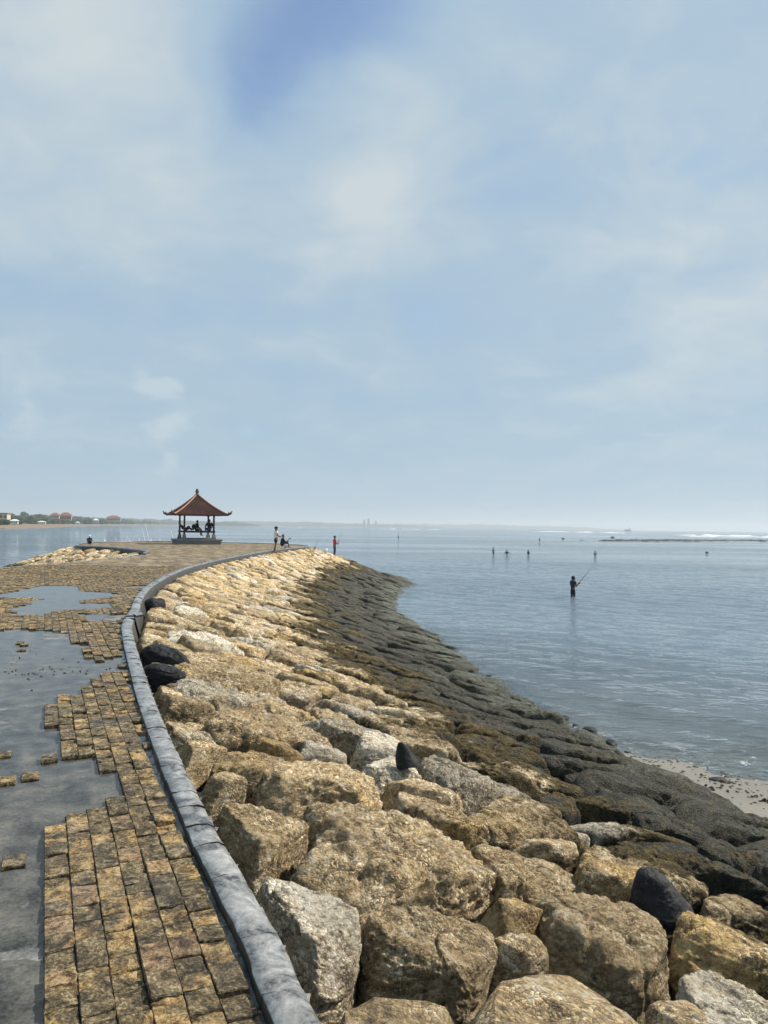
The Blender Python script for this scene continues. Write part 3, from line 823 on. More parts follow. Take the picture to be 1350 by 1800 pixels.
# ------------------------------------------------------------------ revetment boulders
HAND = [
    ('R1', [(-0.58, 4.44), (-0.12, 4.21), (0.62, 4.96), (0.80, 5.27), (0.79, 5.50), (0.40, 6.13), (0.02, 5.94), (-0.45, 5.08)], 0.45),
    ('R2', [(-0.69, 4.08), (-0.52, 3.73), (-0.25, 3.36), (-0.18, 3.43), (-0.11, 3.62), (-0.11, 3.85), (-0.16, 4.00), (-0.62, 4.17)], 0.86),
    ('R3', [(-0.10, 3.94), (-0.06, 3.59), (-0.01, 3.54), (0.36, 3.64), (0.45, 3.77), (0.70, 4.44), (0.70, 4.57), (-0.02, 4.08)], 0.70),
    ('R4', [(-0.21, 2.91), (-0.12, 2.65), (0.24, 2.81), (0.36, 3.21), (0.34, 3.29), (0.26, 3.31), (-0.01, 3.17), (-0.13, 3.08)], 0.62),
    ('R5', [(0.31, 3.15), (0.40, 2.73), (0.92, 2.87), (1.27, 3.20), (1.26, 3.65), (0.99, 4.12), (0.71, 3.90), (0.47, 3.57)], 0.55),
    ('R6', [(-1.12, 5.01), (-1.01, 4.88), (-0.75, 4.60), (-0.64, 4.70), (-0.48, 5.45), (-0.51, 5.62), (-0.92, 5.30)], 0.60),
    ('R7', [(-1.03, 5.87), (-0.95, 5.85), (-0.29, 6.41), (-0.05, 6.67), (-0.02, 6.91), (-0.43, 7.65), (-0.81, 6.93), (-0.95, 6.43)], 0.40),
    ('R8', [(-0.49, 5.62), (-0.49, 5.58), (-0.26, 5.81), (-0.04, 6.06), (0.01, 6.12)], 0.30),
    ('R9', [(-0.21, 7.35), (0.01, 7.29), (0.21, 7.52), (0.35, 7.75), (0.28, 8.18), (0.07, 8.07), (-0.06, 7.86)], 0.92),
    ('R10', [(0.35, 8.38), (0.40, 7.71), (0.56, 7.50), (0.68, 7.36), (1.73, 8.53), (1.01, 8.72), (0.56, 8.77)], 0.93),
    ('R11', [(0.64, 6.65), (0.98, 6.31), (1.24, 6.45), (1.66, 6.80), (1.90, 7.15), (1.57, 7.57), (1.27, 7.47), (0.93, 7.15)], 0.35),
    ('R12', [(0.83, 5.61), (0.85, 5.41), (0.95, 5.36), (1.43, 5.86), (1.47, 6.04), (1.40, 6.16), (1.15, 5.95)], 0.72),
    ('R13', [(0.57, 5.80), (0.83, 5.07), (0.92, 5.25), (0.88, 5.60)], 0.25),
    ('R14', [(0.60, 4.71), (0.72, 4.56), (0.92, 4.74), (1.00, 4.84), (0.99, 4.89), (0.78, 4.85)], 0.20),
    ('R15', [(0.92, 5.09), (0.96, 4.57), (1.34, 4.34), (1.46, 4.35), (1.77, 4.66), (1.84, 5.23), (1.31, 5.41), (1.07, 5.34)], 0.50),
    ('R16', [(0.58, 4.15), (0.63, 4.18), (0.75, 4.26), (0.91, 4.37), (0.90, 4.37)], 0.33),
    ('R17', [(1.39, 5.72), (1.62, 5.65), (2.49, 6.13), (2.83, 6.71), (2.71, 6.90), (2.26, 6.96), (1.83, 6.53), (1.47, 5.96)], 0.15),
    ('R18', [(2.35, 5.75), (2.50, 5.77), (3.02, 5.93), (3.05, 6.08), (2.98, 6.28), (2.81, 6.37), (2.68, 6.27), (2.41, 5.93)], 0.65),
    ('R19', [(1.75, 4.62), (2.44, 4.87), (2.76, 5.20), (2.67, 5.33), (2.47, 5.37), (2.34, 5.40), (2.08, 5.24), (1.81, 4.90)], 0.05),
    ('R20', [(1.51, 3.51), (1.95, 3.71), (2.31, 4.17), (2.20, 4.38), (1.83, 4.43), (1.54, 4.12)], 0.90),
    ('R21', [(1.29, 3.84), (1.30, 3.67), (1.37, 3.49), (1.56, 3.58), (1.59, 3.76), (1.55, 3.97), (1.47, 4.01)], 0.45),
    ('R22', [(1.69, 8.16), (1.92, 8.19), (2.17, 8.53), (2.13, 8.78), (1.93, 8.77), (1.70, 8.44)], 0.02),
    ('R23', [(1.67, 7.30), (1.84, 7.24), (1.96, 7.31), (1.97, 7.45), (1.81, 7.45)], 0.84),
    ('R24', [(-1.31, 5.54), (-1.25, 5.58), (-1.07, 5.80), (-1.04, 5.87), (-1.15, 5.79)], 0.78),
    ('R25', [(-1.34, 6.05), (-1.07, 6.13), (-0.92, 6.95), (-1.12, 6.92), (-1.32, 6.43)], 0.12),
    ('R26', [(-1.69, 6.36), (-1.42, 6.86), (-1.42, 6.89), (-1.65, 6.56)], 0.68),
    ('R27', [(-1.71, 7.26), (-1.65, 7.11), (-1.38, 7.38), (-0.62, 8.44), (-0.60, 8.75), (-0.81, 8.93), (-1.23, 8.33), (-1.61, 7.58)], 0.30),
    ('R28', [(-2.07, 7.38), (-1.93, 7.09), (-1.75, 7.44), (-1.75, 7.73)], 0.72),
    ('R29', [(-2.24, 8.26), (-2.00, 8.35), (-1.91, 8.50), (-1.38, 9.90), (-1.52, 10.32), (-2.04, 9.27)], 0.88),
    ('R30', [(-1.88, 8.37), (-1.52, 8.95), (-0.99, 9.97), (-1.03, 10.27), (-1.23, 10.26), (-1.69, 9.03)], 0.22),
    ('R31', [(-2.47, 9.39), (-2.51, 8.82), (-2.36, 8.63), (-1.62, 10.58), (-1.74, 10.83)], 0.35),
    ('R32', [(-1.69, 11.18), (-1.54, 10.75), (-1.05, 10.85), (-0.91, 11.39), (-1.09, 11.96), (-1.45, 12.04)], 0.78),
    ('R33', [(-0.96, 9.88), (-0.67, 9.16), (-0.58, 9.25), (-0.20, 10.04), (-0.47, 10.33), (-0.83, 10.38)], 0.70),
    ('R34', [(-2.30, 13.17), (-2.13, 12.90), (-1.84, 13.38), (-1.46, 14.31), (-1.53, 14.59), (-2.09, 14.03)], 0.68),
    ('R37', [(-3.77, 12.86), (-3.62, 13.06), (-3.04, 14.63), (-3.14, 14.88), (-3.58, 13.61)], 0.98),
    ('R39', [(-4.83, 17.04), (-4.77, 17.16), (-4.31, 18.39), (-4.35, 18.55), (-4.58, 17.96)], 0.97),
]


def cross2(o, a, b): return (a[0] - o[0]) * (b[1] - o[1]) - (a[1] - o[1]) * (b[0] - o[0])


def hull(P):
    P = sorted(map(tuple, P))
    def half(Q):
        h = []
        for p in Q:
            while len(h) > 1 and cross2(h[-2], h[-1], p) <= 0: h.pop()
            h.append(p)
        return h[:-1]
    return half(P) + half(P[::-1])


def fatten(poly, ratio=0.55):
    p = np.array(poly); c = p.mean(0); u, s, vt = np.linalg.svd(p - c); q = (p - c) @ vt.T
    l, w = np.ptp(q[:, 0]), np.ptp(q[:, 1])
    if w < ratio * l: q[:, 1] *= ratio * l / max(w, 1e-3)
    return hull(c + q @ vt)


def clip(poly, n, d):
    """keep the side where p.n <= d"""
    out = []
    for i in range(len(poly)):
        a, b = poly[i - 1], poly[i]; fa, fb = a[0] * n[0] + a[1] * n[1] - d, b[0] * n[0] + b[1] * n[1] - d
        if (fa <= 0) != (fb <= 0):
            t = fa / (fa - fb); out.append((a[0] + (b[0] - a[0]) * t, a[1] + (b[1] - a[1]) * t))
        if fb <= 0: out.append(b)
    return out


def rock(poly, center_z, nrm, sub, seed, tone, height, p=8.0, rough=1.0, proud=0.0):
    """boulder filling a footprint polygon laid on a slope: smooth intersection of side and top planes, then weathered"""
    rs = np.random.default_rng(seed); P = np.array(poly); c2 = P.mean(0); size = math.sqrt(max(1e-3, 0.5 * abs(sum(P[i - 1][0] * P[i][1] - P[i][0] * P[i - 1][1] for i in range(len(P))))))
    Nn = np.array(nrm) / np.linalg.norm(nrm)
    C3 = np.array((c2[0], c2[1], center_z)) + Nn * proud
    pl, hh = [], []
    for i in range(len(P)):
        a, b = P[i - 1], P[i]; e = b - a
        if np.hypot(*e) < 0.04 * size: continue
        n2 = np.array((e[1], -e[0])) / np.hypot(*e); h = (a - c2) @ n2
        if h < 0: n2, h = -n2, -h
        if h < 0.04: h = 0.04
        t = math.radians(rs.uniform(-4, 16)); n3 = np.array((n2[0], n2[1], 0)); n3 = n3 - Nn * (n3 @ Nn); n3 /= np.linalg.norm(n3)
        pl.append(n3 * math.cos(t) + Nn * math.sin(t)); hh.append(h * math.cos(t) + 0.01)
    for q in range(7):
        a = rs.uniform(0, 6.283); t = math.radians(rs.uniform(2, 9) if q == 0 else rs.uniform(12, 58))
        n3 = np.array((math.cos(a) * math.sin(t), math.sin(a) * math.sin(t), math.cos(t)))
        n3 = n3 + Nn - np.array((0, 0, 1)); n3 /= np.linalg.norm(n3)
        reach = min((P - c2) @ np.array((math.cos(a), math.sin(a))).T) * 0 + max((P - c2) @ np.array((math.cos(a), math.sin(a))))
        pl.append(n3); hh.append(height if q == 0 else height * math.cos(t) + reach * math.sin(t) * rs.uniform(0.5, 0.95))
    pl.append(-Nn); hh.append(max(0.3, 0.6 * size))
    pl = np.array(pl); hh = np.array(hh)
    Dv, F = ico(sub)
    if sub >= 4:
        kf = (Dv[F].mean(1) @ Nn) > -0.55; F = F[kf]; u, inv_ = np.unique(F, return_inverse=True); Dv = Dv[u]; F = inv_.reshape(F.shape)
    s = (np.maximum(0, Dv @ pl.T) / hh) ** p
    r = 1.0 / np.maximum(s.sum(1), 1e-9) ** (1 / p)
    r = np.minimum(r, 2.2 * size)
    V = Dv * r[:, None]; W3 = V + C3 + seed % 31
    oct_ = {3: 1, 4: 2, 5: 3, 6: 4, 7: 5}.get(sub, 3)
    k = size * rough
    lay = np.array((1.0, 1.0, 2.2))
    wq = W3 + 0.18 * np.c_[fbm(W3 * 2.1, 2, 51), fbm(W3 * 2.1, 2, 52), fbm(W3 * 2.1, 2, 53)]
    dsp = 0.042 * k * fbm(W3 * 1.7, 2, 3) + 0.050 * k * fbm(wq * 3.6 * lay, oct_, 9, 0.55, True)
    if sub >= 5:
        st = fbm(wq * np.array((1.2, 1.2, 5.0)), 2, 19); dsp += 0.022 * k * (np.round(st * 3.2) / 3.2)
        dsp += 0.046 * k * fbm(wq * 11 * lay, max(1, oct_ - 1), 13, 0.62)
        ck = vnoise(wq * np.array((2.1, 2.1, 3.0)), 29); dsp -= 0.05 * k * np.exp(-(ck / 0.045) ** 2)
        pit = vnoise(wq * 19, 23); dsp -= 0.045 * k * np.clip(pit - 0.35, 0, 1)
    dirv = Dv * 0.6 + Nn * 0.4
    V = V + dirv * dsp[:, None]
    return V, F, C3, np.full(len(V), tone)


def slope_n(x, y, e=0.3):
    z = slope_z(np.array((x, x + e, x)), np.array((y, y, y + e))); n = np.array((-(z[1] - z[0]) / e, -(z[2] - z[0]) / e, 1.0)); return n / np.linalg.norm(n)


G1, G2, DB = 1.5, 2.5, 4.2


def gd(d): return np.where(d < DB, d / G1, DB / G1 + (d - DB) / G2)


def gi(g): return np.where(g < DB / G1, g * G1, DB + (g - DB / G1) * G2)


hand = [(n, [tuple(q) for q in (lambda a: a.mean(0) + (a - a.mean(0)) * 0.955)(np.array(fatten(p)))], t) for n, p, t in HAND]
hs = []
for n, p, t in hand:
    q = np.array(p); c = q.mean(0); pts = np.vstack([c, c + (q - c) * 0.62]); sd_ = xy2sd(pts[:, 0], pts[:, 1]); hs.append(sd_)
allh = np.vstack(hs); owner = np.concatenate([[i] * len(h) for i, h in enumerate(hs)])
SMAX = SR[np.argmin(np.hypot(CR[:, 0] + 9.0, CR[:, 1] - 67.5))]
seeds = []
rnd = random.Random(11); cells = {}


def near_any(s, d, mind):
    k = (int(s // 2), int(d // 2))
    for a in (-1, 0, 1):
        for b in (-1, 0, 1):
            for (s2, d2) in cells.get((k[0] + a, k[1] + b), ()):
                if math.hypot(s - s2, float(gd(d) - gd(d2))) < mind: return True
    return False


for phase, md in ((0, 0.72), (1, 0.52), (2, 0.34)):
    for _ in range(16000 if phase == 0 else 9000 if phase == 1 else 7000):
        s = rnd.uniform(0.4, SMAX); d = rnd.uniform(0.30, 9.6)
        ky = float(sd2xy(np.array([s]), np.array([0.0]))[0, 1]); lim = float(width_at(ky)) - (1.45 if ky < 15 else 0.45)
        if d > lim: continue
        mdd = md * (0.82 if d < 1.2 else 1.0) * (0.80 if d > 4.5 else 1.0)
        if phase == 2 and (d > 4 or (d > 0.7 and rnd.random() < 0.75)): continue
        if near_any(s, d, mdd): continue
        if np.hypot(allh[:, 0] - s, gd(allh[:, 1]) - gd(d)).min() < (0.40 if phase < 2 else 0.26): continue
        x, y = sd2xy(np.array([s]), np.array([d]))[0]
        if any(inpoly((x, y), p)[0] for _, p, _ in hand): continue
        seeds.append((s, d)); cells.setdefault((int(s // 2), int(d // 2)), []).append((s, d))
seeds = np.array(seeds)
every = np.vstack([seeds, allh]); ev = np.c_[every[:, 0], gd(every[:, 1])]
foot = []
for i, (s, d) in enumerate(seeds):
    c = ev[i]; dd = np.hypot(ev[:, 0] - c[0], ev[:, 1] - c[1]); nb_ = np.argsort(dd)[1:22]
    R0 = 0.95; poly = [(c[0] + R0 * math.cos(t), c[1] + R0 * math.sin(t)) for t in np.linspace(0, 2 * math.pi, 10, endpoint=False)]
    for j in nb_:
        n = ev[j] - c; L = np.hypot(*n)
        if L > 2.4: break
        n = n / L; w = 0.5 if j < len(seeds) else 0.46
        poly = clip(poly, n, c @ n + L * w - 0.022)
        if len(poly) < 3: break
    poly = clip(poly, (0, -1), -0.23 / G1)      # stop at the kerb
    if len(poly) < 3: continue
    q = np.array(poly); q = np.c_[q[:, 0], gi(q[:, 1])]; w = sd2xy(q[:, 0], q[:, 1]); foot.append(([tuple(p) for p in w], rnd.random(), float(d)))
items = [(p, t, None) for _, p, t in hand] + foot
cen = np.array([np.mean(p, 0) for p, _, _ in items]); cz = slope_z(cen[:, 0], cen[:, 1])
dcam = np.sqrt(cen[:, 0] ** 2 + cen[:, 1] ** 2 + (cz - 1.65) ** 2)
area = np.array([0.5 * abs(sum(p[i - 1][0] * p[i][1] - p[i][0] * p[i - 1][1] for i in range(len(p)))) for p, _, _ in items])
vis = in_view(cen[:, 0], cen[:, 1], -1.0, 0.12)
score = np.where(vis, np.sqrt(area) / dcam, 1e-6 / dcam)
order = np.argsort(-score)
rev = empty('rock_revetment'); meta(rev, 'slope of tan and tide-blackened boulders falling from the long kerb to the sea', 'revetment')
VV, FF, TT, base = [], [], [], 0
for rank, i in enumerate(order):
    p, t, d = items[i]; nrm = slope_n(*cen[i]); sz_ = math.sqrt(area[i])
    dd = d if d is not None else 2.5
    lower = dd > 4.6
    height = (0.12 + 0.12 * sz_) * (0.52 if lower else 0.68 if d is None else 0.88) * random.uniform(0.75, 1.3)
    if t > 0.94 and d is not None: t = random.random() * 0.9 if random.random() < 0.5 else t
    sub = 3
    if rank < 300:
        sub = 7 if dcam[i] < 5.2 and vis[i] and area[i] > 0.22 else 6 if dcam[i] < 10.5 else 5 if dcam[i] < 22 else 4
    Vx, F, C3, tn = rock(p, cz[i] - 0.15, nrm, sub, int(i) * 13 + 5, t, height + 0.08, 20.0 if lower else 24.0, 0.8 if lower else 0.9, random.uniform(-.03, .05))
    if rank < 300:
        obj('boulder', mesh_np('boulder', Vx, F, True, {'tone': tn}), M_ROCK, rev, C3)
    else:
        VV.append(Vx + C3); FF.append(F + base); TT.append(tn); base += len(Vx)
o = obj('far_boulders', mesh_np('far_boulders', np.vstack(VV), np.vstack(FF), True, {'tone': np.concatenate(TT)}), M_ROCK, rev); o['kind'] = 'stuff'
# rubble core under the boulders
ss = np.arange(0.2, SMAX + 1.5, 0.5); dd_ = np.array((0.22, 1, 2, 3, 4, 5, 6, 7, 8, 9.0, 9.8)); Vx = []
for s in ss:
    w = sd2xy(np.full(len(dd_), s), dd_); z = slope_z(w[:, 0], w[:, 1]) - 0.48
    Vx += [tuple(v) for v in np.c_[w, z]]
m_ = len(dd_); i = np.arange(len(Vx)).reshape(-1, m_)
F = np.c_[i[:-1, :-1].ravel(), i[:-1, 1:].ravel(), i[1:, 1:].ravel(), i[1:, :-1].ravel()]
obj('rubble_core', mesh_np('rubble_core', np.array(Vx), F, True), simple('dark_rubble', (0.035, 0.03, 0.022), 0.9, 0.5, 6), rev)

# boulders in the bay on the left of the path
revL = empty('rock_revetment'); meta(revL, 'small tan boulder slope in the bend of the low kerb on the left', 'revetment')
pts = []
rnd = random.Random(5)
for _ in range(9000):
    x, y = rnd.uniform(-34, -12), rnd.uniform(16, 66)
    if any((x - a) ** 2 + (y - b) ** 2 < 0.85 for a, b in pts[-400:]): continue
    pts.append((x, y))
pts = np.array(pts); kd = kdist(pts[:, 0], pts[:, 1]); ok = ~inpoly(pts, PATH_POLY) & (kd < 8.6) & (kd > 0.4); pts = pts[ok]
VV, FF, TT, base = [], [], [], 0
parts = []
for i, c in enumerate(pts):
    dd = np.hypot(pts[:, 0] - c[0], pts[:, 1] - c[1]); poly = [(c[0] + 0.85 * math.cos(t), c[1] + 0.85 * math.sin(t)) for t in np.linspace(0, 6.283, 9, endpoint=False)]
    for j in np.argsort(dd)[1:14]:
        n = pts[j] - c; L = np.hypot(*n)
        if L > 1.8: break
        n = n / L; poly = clip(poly, n, c @ n + L / 2 - 0.01)
    if len(poly) < 3: continue
    parts.append((poly, c))
for i, (poly, c) in enumerate(parts):
    Vx, F, C3, tn = rock(poly, float(slope_z(*[np.array([k]) for k in c])[0]) - 0.06, slope_n(*c), 4, 9000 + i, 0.2 + 0.7 * rnd.random(), rnd.uniform(.12, .28), 9.0)
    VV.append(Vx + C3); FF.append(F + base); TT.append(tn); base += len(Vx)
o = obj('boulders', mesh_np('boulders', np.vstack(VV), np.vstack(FF), True, {'tone': np.concatenate(TT)}), M_ROCK, revL); o['kind'] = 'stuff'
lp = np.array([(x, y) for x in np.arange(-36, -11, 0.8) for y in np.arange(10, 76, 0.8)])
xs = np.arange(-36, -11, 0.8); ys = np.arange(10, 76, 0.8)
obj('rubble_core', grid_mesh('rubble_core_left', xs, ys, lambda x, y: np.where(inpoly(np.c_[x, y], PATH_POLY), -0.45, slope_z(x, y) - 0.30)), _simple['dark_rubble'], revL)


# ------------------------------------------------------------------ loose dark stones
def loose(name, c, dims, rz, label, tilt=0.0, seed=1, sub=6, group=None, material=None, sink=0.3, zc=None, p=5.0, taper=0.0, lean=0.0):
    L, Wd, Hh = dims; rs = np.random.default_rng(seed); n = 7
    poly = []
    for k in range(n):
        t = 2 * math.pi * k / n + rs.uniform(-.25, .25); x, y = L / 2 * math.cos(t) * rs.uniform(.85, 1.1), Wd / 2 * math.sin(t) * rs.uniform(.85, 1.1)
        poly.append((x * math.cos(rz) - y * math.sin(rz), x * math.sin(rz) + y * math.cos(rz)))
    Vx, F, C3, tn = rock(hull(poly), 0.0, (0, 0, 1), sub, seed * 7, 0.5, Hh * 0.6, p, 0.85)
    if sub >= 4:  # closed underside is buried
        pass
    zt = Vx[:, 2] / (Hh * 0.6); sc_ = 1 - taper * np.clip(zt, -.2, 1.1); Vx = np.c_[Vx[:, 0] * sc_ + lean * np.clip(zt, -1, 1.2) * L, Vx[:, 1] * sc_, Vx[:, 2]]
    ct, st = math.cos(tilt), math.sin(tilt)
    ax = np.array((math.cos(rz), math.sin(rz), 0)); b = np.array((-math.sin(rz), math.cos(rz), 0))
    la, lb, lz = Vx @ ax, Vx @ b, Vx[:, 2]; Vx = np.outer(la * ct - lz * st, ax) + np.outer(lb, b) + np.outer(la * st + lz * ct, np.array((0, 0, 1)))
    z = float(slope_z(np.array([c[0]]), np.array([c[1]]))[0]) if zc is None else zc
    o = obj(name, mesh_np(name, Vx, F, True, {'tone': tn}), material or M_BLACK, None, (c[0], c[1], z + Hh * sink))
    return meta(o, label, 'rock', group)


loose('lava_rock', (1.93, 5.35), (0.42, 0.36, 0.36), 0.3, 'black lava rock wedged among the tan boulders at lower right', 0.0, 3, 6, sink=0.42, p=7, taper=0.42, lean=-0.16)
loose('lava_rock', (0.24, 7.55), (0.20, 0.15, 0.36), 0.1, 'small pointed black stone standing upright between two pale boulders', 0.15, 8, 5, sink=0.62, p=6, taper=0.6, lean=-0.2)
loose('lava_rock', (-2.95, 10.35), (0.85, 0.40, 0.36), -0.35, 'long black boulder against the kerb, the farther of two', -0.20, 12, 6, sink=0.16, p=8)
loose('lava_rock', (-2.62, 9.15), (0.58, 0.40, 0.32), -0.1, 'smaller black boulder against the kerb, the nearer of two', -0.12, 19, 6, sink=0.14, p=8)
loose('lava_rock', (-5.1, 17.2), (0.6, 0.42, 0.36), 0.8, 'dark grey boulder touching the kerb just beyond its broken gap', 0, 23, 5, sink=0.05, p=8)
wl = [(3.35, 20.4), (3.05, 21.6), (3.7, 18.6), (4.35, 17.3), (4.55, 16.9), (4.2, 17.9), (4.75, 15.9), (2.55, 25.5), (2.2, 27.6), (2.3, 29.0), (4.9, 15.3), (5.9, 13.6), (6.1, 13.45), (1.6, 32.0), (3.2, 22.9)]
for k, (x, y) in enumerate(wl):
    s_ = random.uniform(0.10, 0.26)
    loose('shore_stone', (x, y), (s_ * 1.7, s_, s_ * 0.55), random.random() * 3, 'small dark stone lying at the waterline below the boulder slope', 0, 40 + k, 4, 'small dark stones along the waterline', M_BLACK, 0.0, SEA - 0.02, p=9)

# weed scraps stranded on the sand
VV, FF, base = [], [], 0
for k in range(700):
    t = random.uniform(-2.6, 4.5); off = abs(random.gauss(0.35, 0.55)) if random.random() < .85 else random.uniform(0, 3)
    x, y = 5.4 + t * 0.707 - off * 0.707, 14.2 - t * 0.707 - off * 0.707
    if kdist(x, y)[0] < 8.0 or float(vnoise(np.array([[x * 2.2, y * 2.2, 4.5]]), 3)[0]) < -0.15: continue
    s_ = random.uniform(0.006, 0.032); Dv, F = ico(2); z = sand_z(np.array([x]), np.array([y]))[0]
    Vx = Dv * np.array((s_ * random.uniform(.7, 1.8), s_, s_ * 0.6)) * (1 + 0.8 * RNG.normal(0, .6, (len(Dv), 1)))
    VV.append(Vx + np.array((x, y, z))); FF.append(F + base); base += len(Vx)
o = obj('stranded_seaweed', mesh_np('stranded_seaweed', np.vstack(VV), np.vstack(FF), False), simple('dry_weed', (0.032, 0.018, 0.012), 0.9, 0.5)); meta(o, 'dark red-brown weed scraps stranded along the water edge on the sand', 'seaweed', kind='stuff')
VV, FF, base = [], [], 0
for k in range(420):
    t = random.uniform(-3.4, 3.6); off = random.gauss(0.1, 0.7)
    x, y = 5.65 + t * 0.707 - off * 0.707, 14.5 - t * 0.707 - off * 0.707
    if kdist(x, y)[0] < 8.0: continue
    s_ = random.uniform(0.008, 0.03) * (2.0 if random.random() < .06 else 1); Dv, F = ico(2); z = sand_z(np.array([x]), np.array([y]))[0]
    Vx = Dv * np.array((s_ * random.uniform(.9, 1.6), s_, s_ * 0.6)) * (1 + 0.18 * RNG.normal(0, .6, (len(Dv), 1)))
    VV.append(Vx + np.array((x, y, z))); FF.append(F + base); base += len(Vx)
o = obj('beach_pebbles', mesh_np('beach_pebbles', np.vstack(VV), np.vstack(FF), True), simple('grey_pebbles', (0.10, 0.09, 0.075), 0.7, 0.7, 3.0)); meta(o, 'small grey pebbles strewn over the sand and shallows at the right', 'pebbles', kind='stuff')
VV, FF, base = [], [], 0
for k in range(260):   # leaf litter lying in the big puddle
    x, y = random.gauss(-3.85, 0.55), random.gauss(8.6, 0.4)
    if random.random() < .35: x, y = random.gauss(-5.3, .5), random.gauss(9.8, .35)
    if random.random() < .12: x, y = random.uniform(-6, -1.6), random.uniform(2.5, 11.5)
    if float(vnoise(np.array([[x * 3.2, y * 2.2, 0.5]]), 3)[0]) < 0.0 or not inpoly((x, y), B1)[0]: continue
    s_ = random.uniform(0.002, 0.008); Dv, F = ico(1); Vx = Dv * np.array((s_ * random.uniform(.6, 2.2), s_, 0.006)) * (1 + 0.5 * RNG.normal(0, .5, (len(Dv), 1)))
    VV.append(Vx + np.array((x, y, -0.018))); FF.append(F + base); base += len(Vx)
o = obj('puddle_litter', mesh_np('puddle_litter', np.vstack(VV), np.vstack(FF), False), simple('wet_litter', (0.05, 0.04, 0.03), 0.8, 0.5)); meta(o, 'dark leaf and sand scraps lying in the large puddle', 'litter', kind='stuff')


# ------------------------------------------------------------------ pavilion
def pavilion():
    g = empty('pavilion', (-15.72, 64.6, 0.0), PA)
    meta(g, 'open timber pavilion with red tiled hip roof at the end of the path', 'pavilion')
    stone = simple('plinth_stone', (0.20, 0.20, 0.19), 0.85, 0.25, 3); wood = simple('dark_timber', (0.06, 0.035, 0.025), 0.7, 0.3, 10)
    pl_ = MB().box((0, 0, 0.13), (3.45, 3.45, 0.26)).box((0, 0, 0.335), (3.62, 3.62, 0.15)).build('plinth', stone, g)
    MB().box((0, 0, 0.45), (2.5, 2.5, 0.08)).build('step', stone, g)
    base = 0.41
    for sx in (-1, 1):
        for sy in (-1, 1):
            x, y = sx * 1.2, sy * 1.2
            MB().box((x, y, base + 0.05), (0.36, 0.36, 0.10)).box((x, y, base + 0.27), (0.30, 0.30, 0.34), 0, 0.62).build('pedestal', stone, g)
            MB().box((x, y, 1.52), (0.13, 0.13, 1.8)).box((x, y, 2.36), (0.2, 0.2, 0.1)).build('post', wood, g)
    bench = MB().box((0, 0, 1.065), (2.66, 2.66, 0.07)).box((0, -1.25, 0.99), (2.6, 0.07, 0.08)).box((0, 1.25, 0.99), (2.6, 0.07, 0.08)).box((-1.25, 0, 0.99), (0.07, 2.43, 0.08)).box((1.25, 0, 0.99), (0.07, 2.43, 0.08))
    bench.build('bench_deck', wood, g)
    MB().box((0, -1.2, 2.42), (2.7, 0.14, 0.14)).box((0, 1.2, 2.42), (2.7, 0.14, 0.14)).box((-1.2, 0, 2.42), (0.14, 2.26, 0.14)).box((1.2, 0, 2.42), (0.14, 2.26, 0.14)).build('ring_beam', wood, g)
    # roof: four concave faces of stepped tile courses
    M, nt, out = mat('red_clay_tile'); tcn = nd(nt, 'ShaderNodeTexCoord'); o_ = tcn.outputs['Object']
    A = noise(nt, o_, 2.0, 4); B = noise(nt, o_, 16, 4, 0.7)
    c = ramp(nt, mth(nt, 'MULTIPLY_ADD', B, 0.7, mth(nt, 'MULTIPLY', A, 0.35)), [(0.40, (0.006, 0.004, 0.0035)), (0.5, (0.032, 0.012, 0.009)), (0.6, (0.075, 0.025, 0.017)), (0.72, (0.17, 0.075, 0.05))])
    principled(nt, out, c, 0.8, bump(nt, B, 0.6, 0.03), 0.3)
    NC = 22; E0, Z0, Z1 = 2.22, 2.40, 4.05

    def prof(t):  # t 0 eave .. 1 apex
        return E0 * (1 - t) + 0.10 * t, Z0 + (Z1 - Z0) * (0.62 * t + 0.38 * t ** 1.9)
    mb = MB()
    for k in range(NC):
        (ra, za), (rb, zb) = prof(k / NC), prof((k + 1) / NC); rb += 0.03
        for q in range(4):
            an = q * math.pi / 2; ca, sa = math.cos(an), math.sin(an); n = max(3, int(2 * ra / 0.16)); vs = []; fs = []
            for j in range(n + 1):
                u = -1 + 2 * j / n; w = 0.018 * (1 if j % 2 else -1)
                for (rr_, zz_) in ((ra, za - 0.03 + w), (ra, za + 0.02 + w), (rb, zb + w)):
                    x, y = u * rr_, -rr_; vs.append((x * ca - y * sa, x * sa + y * ca, zz_))
            for j in range(n):
                fs += [(j * 3, j * 3 + 3, j * 3 + 4, j * 3 + 1), (j * 3 + 1, j * 3 + 4, j * 3 + 5, j * 3 + 2)]
            mb.add(vs, fs)
    roof = mb.build('roof', M, g); roof['kind'] = 'stuff'
    cap = simple('pale_ridge_mortar', (0.42, 0.22, 0.14), 0.85, 0.3, 8)
    for sx, sy in ((-1, -1), (1, -1), (1, 1), (-1, 1)):
        pts_ = []
        for t in np.linspace(0, 1, 10):
            r_, z_ = prof(t); pts_.append((sx * r_, sy * r_, z_ + 0.05))
        MB().tube(pts_, [0.06] * 10, 6).build('hip_ridge', cap, g)
        MB().tube([(sx * (E0 - .05), sy * (E0 - .05), Z0 + 0.08), (sx * (E0 + .12), sy * (E0 + .12), Z0 + 0.16), (sx * (E0 + .22), sy * (E0 + .22), Z0 + 0.38)], [0.10, 0.09, 0.02], 6).add(
            [(sx * (E0 - .1), sy * (E0 - .1), Z0 + .12), (sx * (E0 + .05), sy * (E0 + .05), Z0 + .14), (sx * (E0), sy * (E0), Z0 + .34)], [(0, 1, 2)]).build('hip_ornament', simple('dark_ornament', (0.10, 0.06, 0.045), 0.85), g)
    MB().box((0, 0, 2.43), (2 * E0 - .1, 2 * E0 - .1, 0.03)).build('eave_soffit', wood, g)
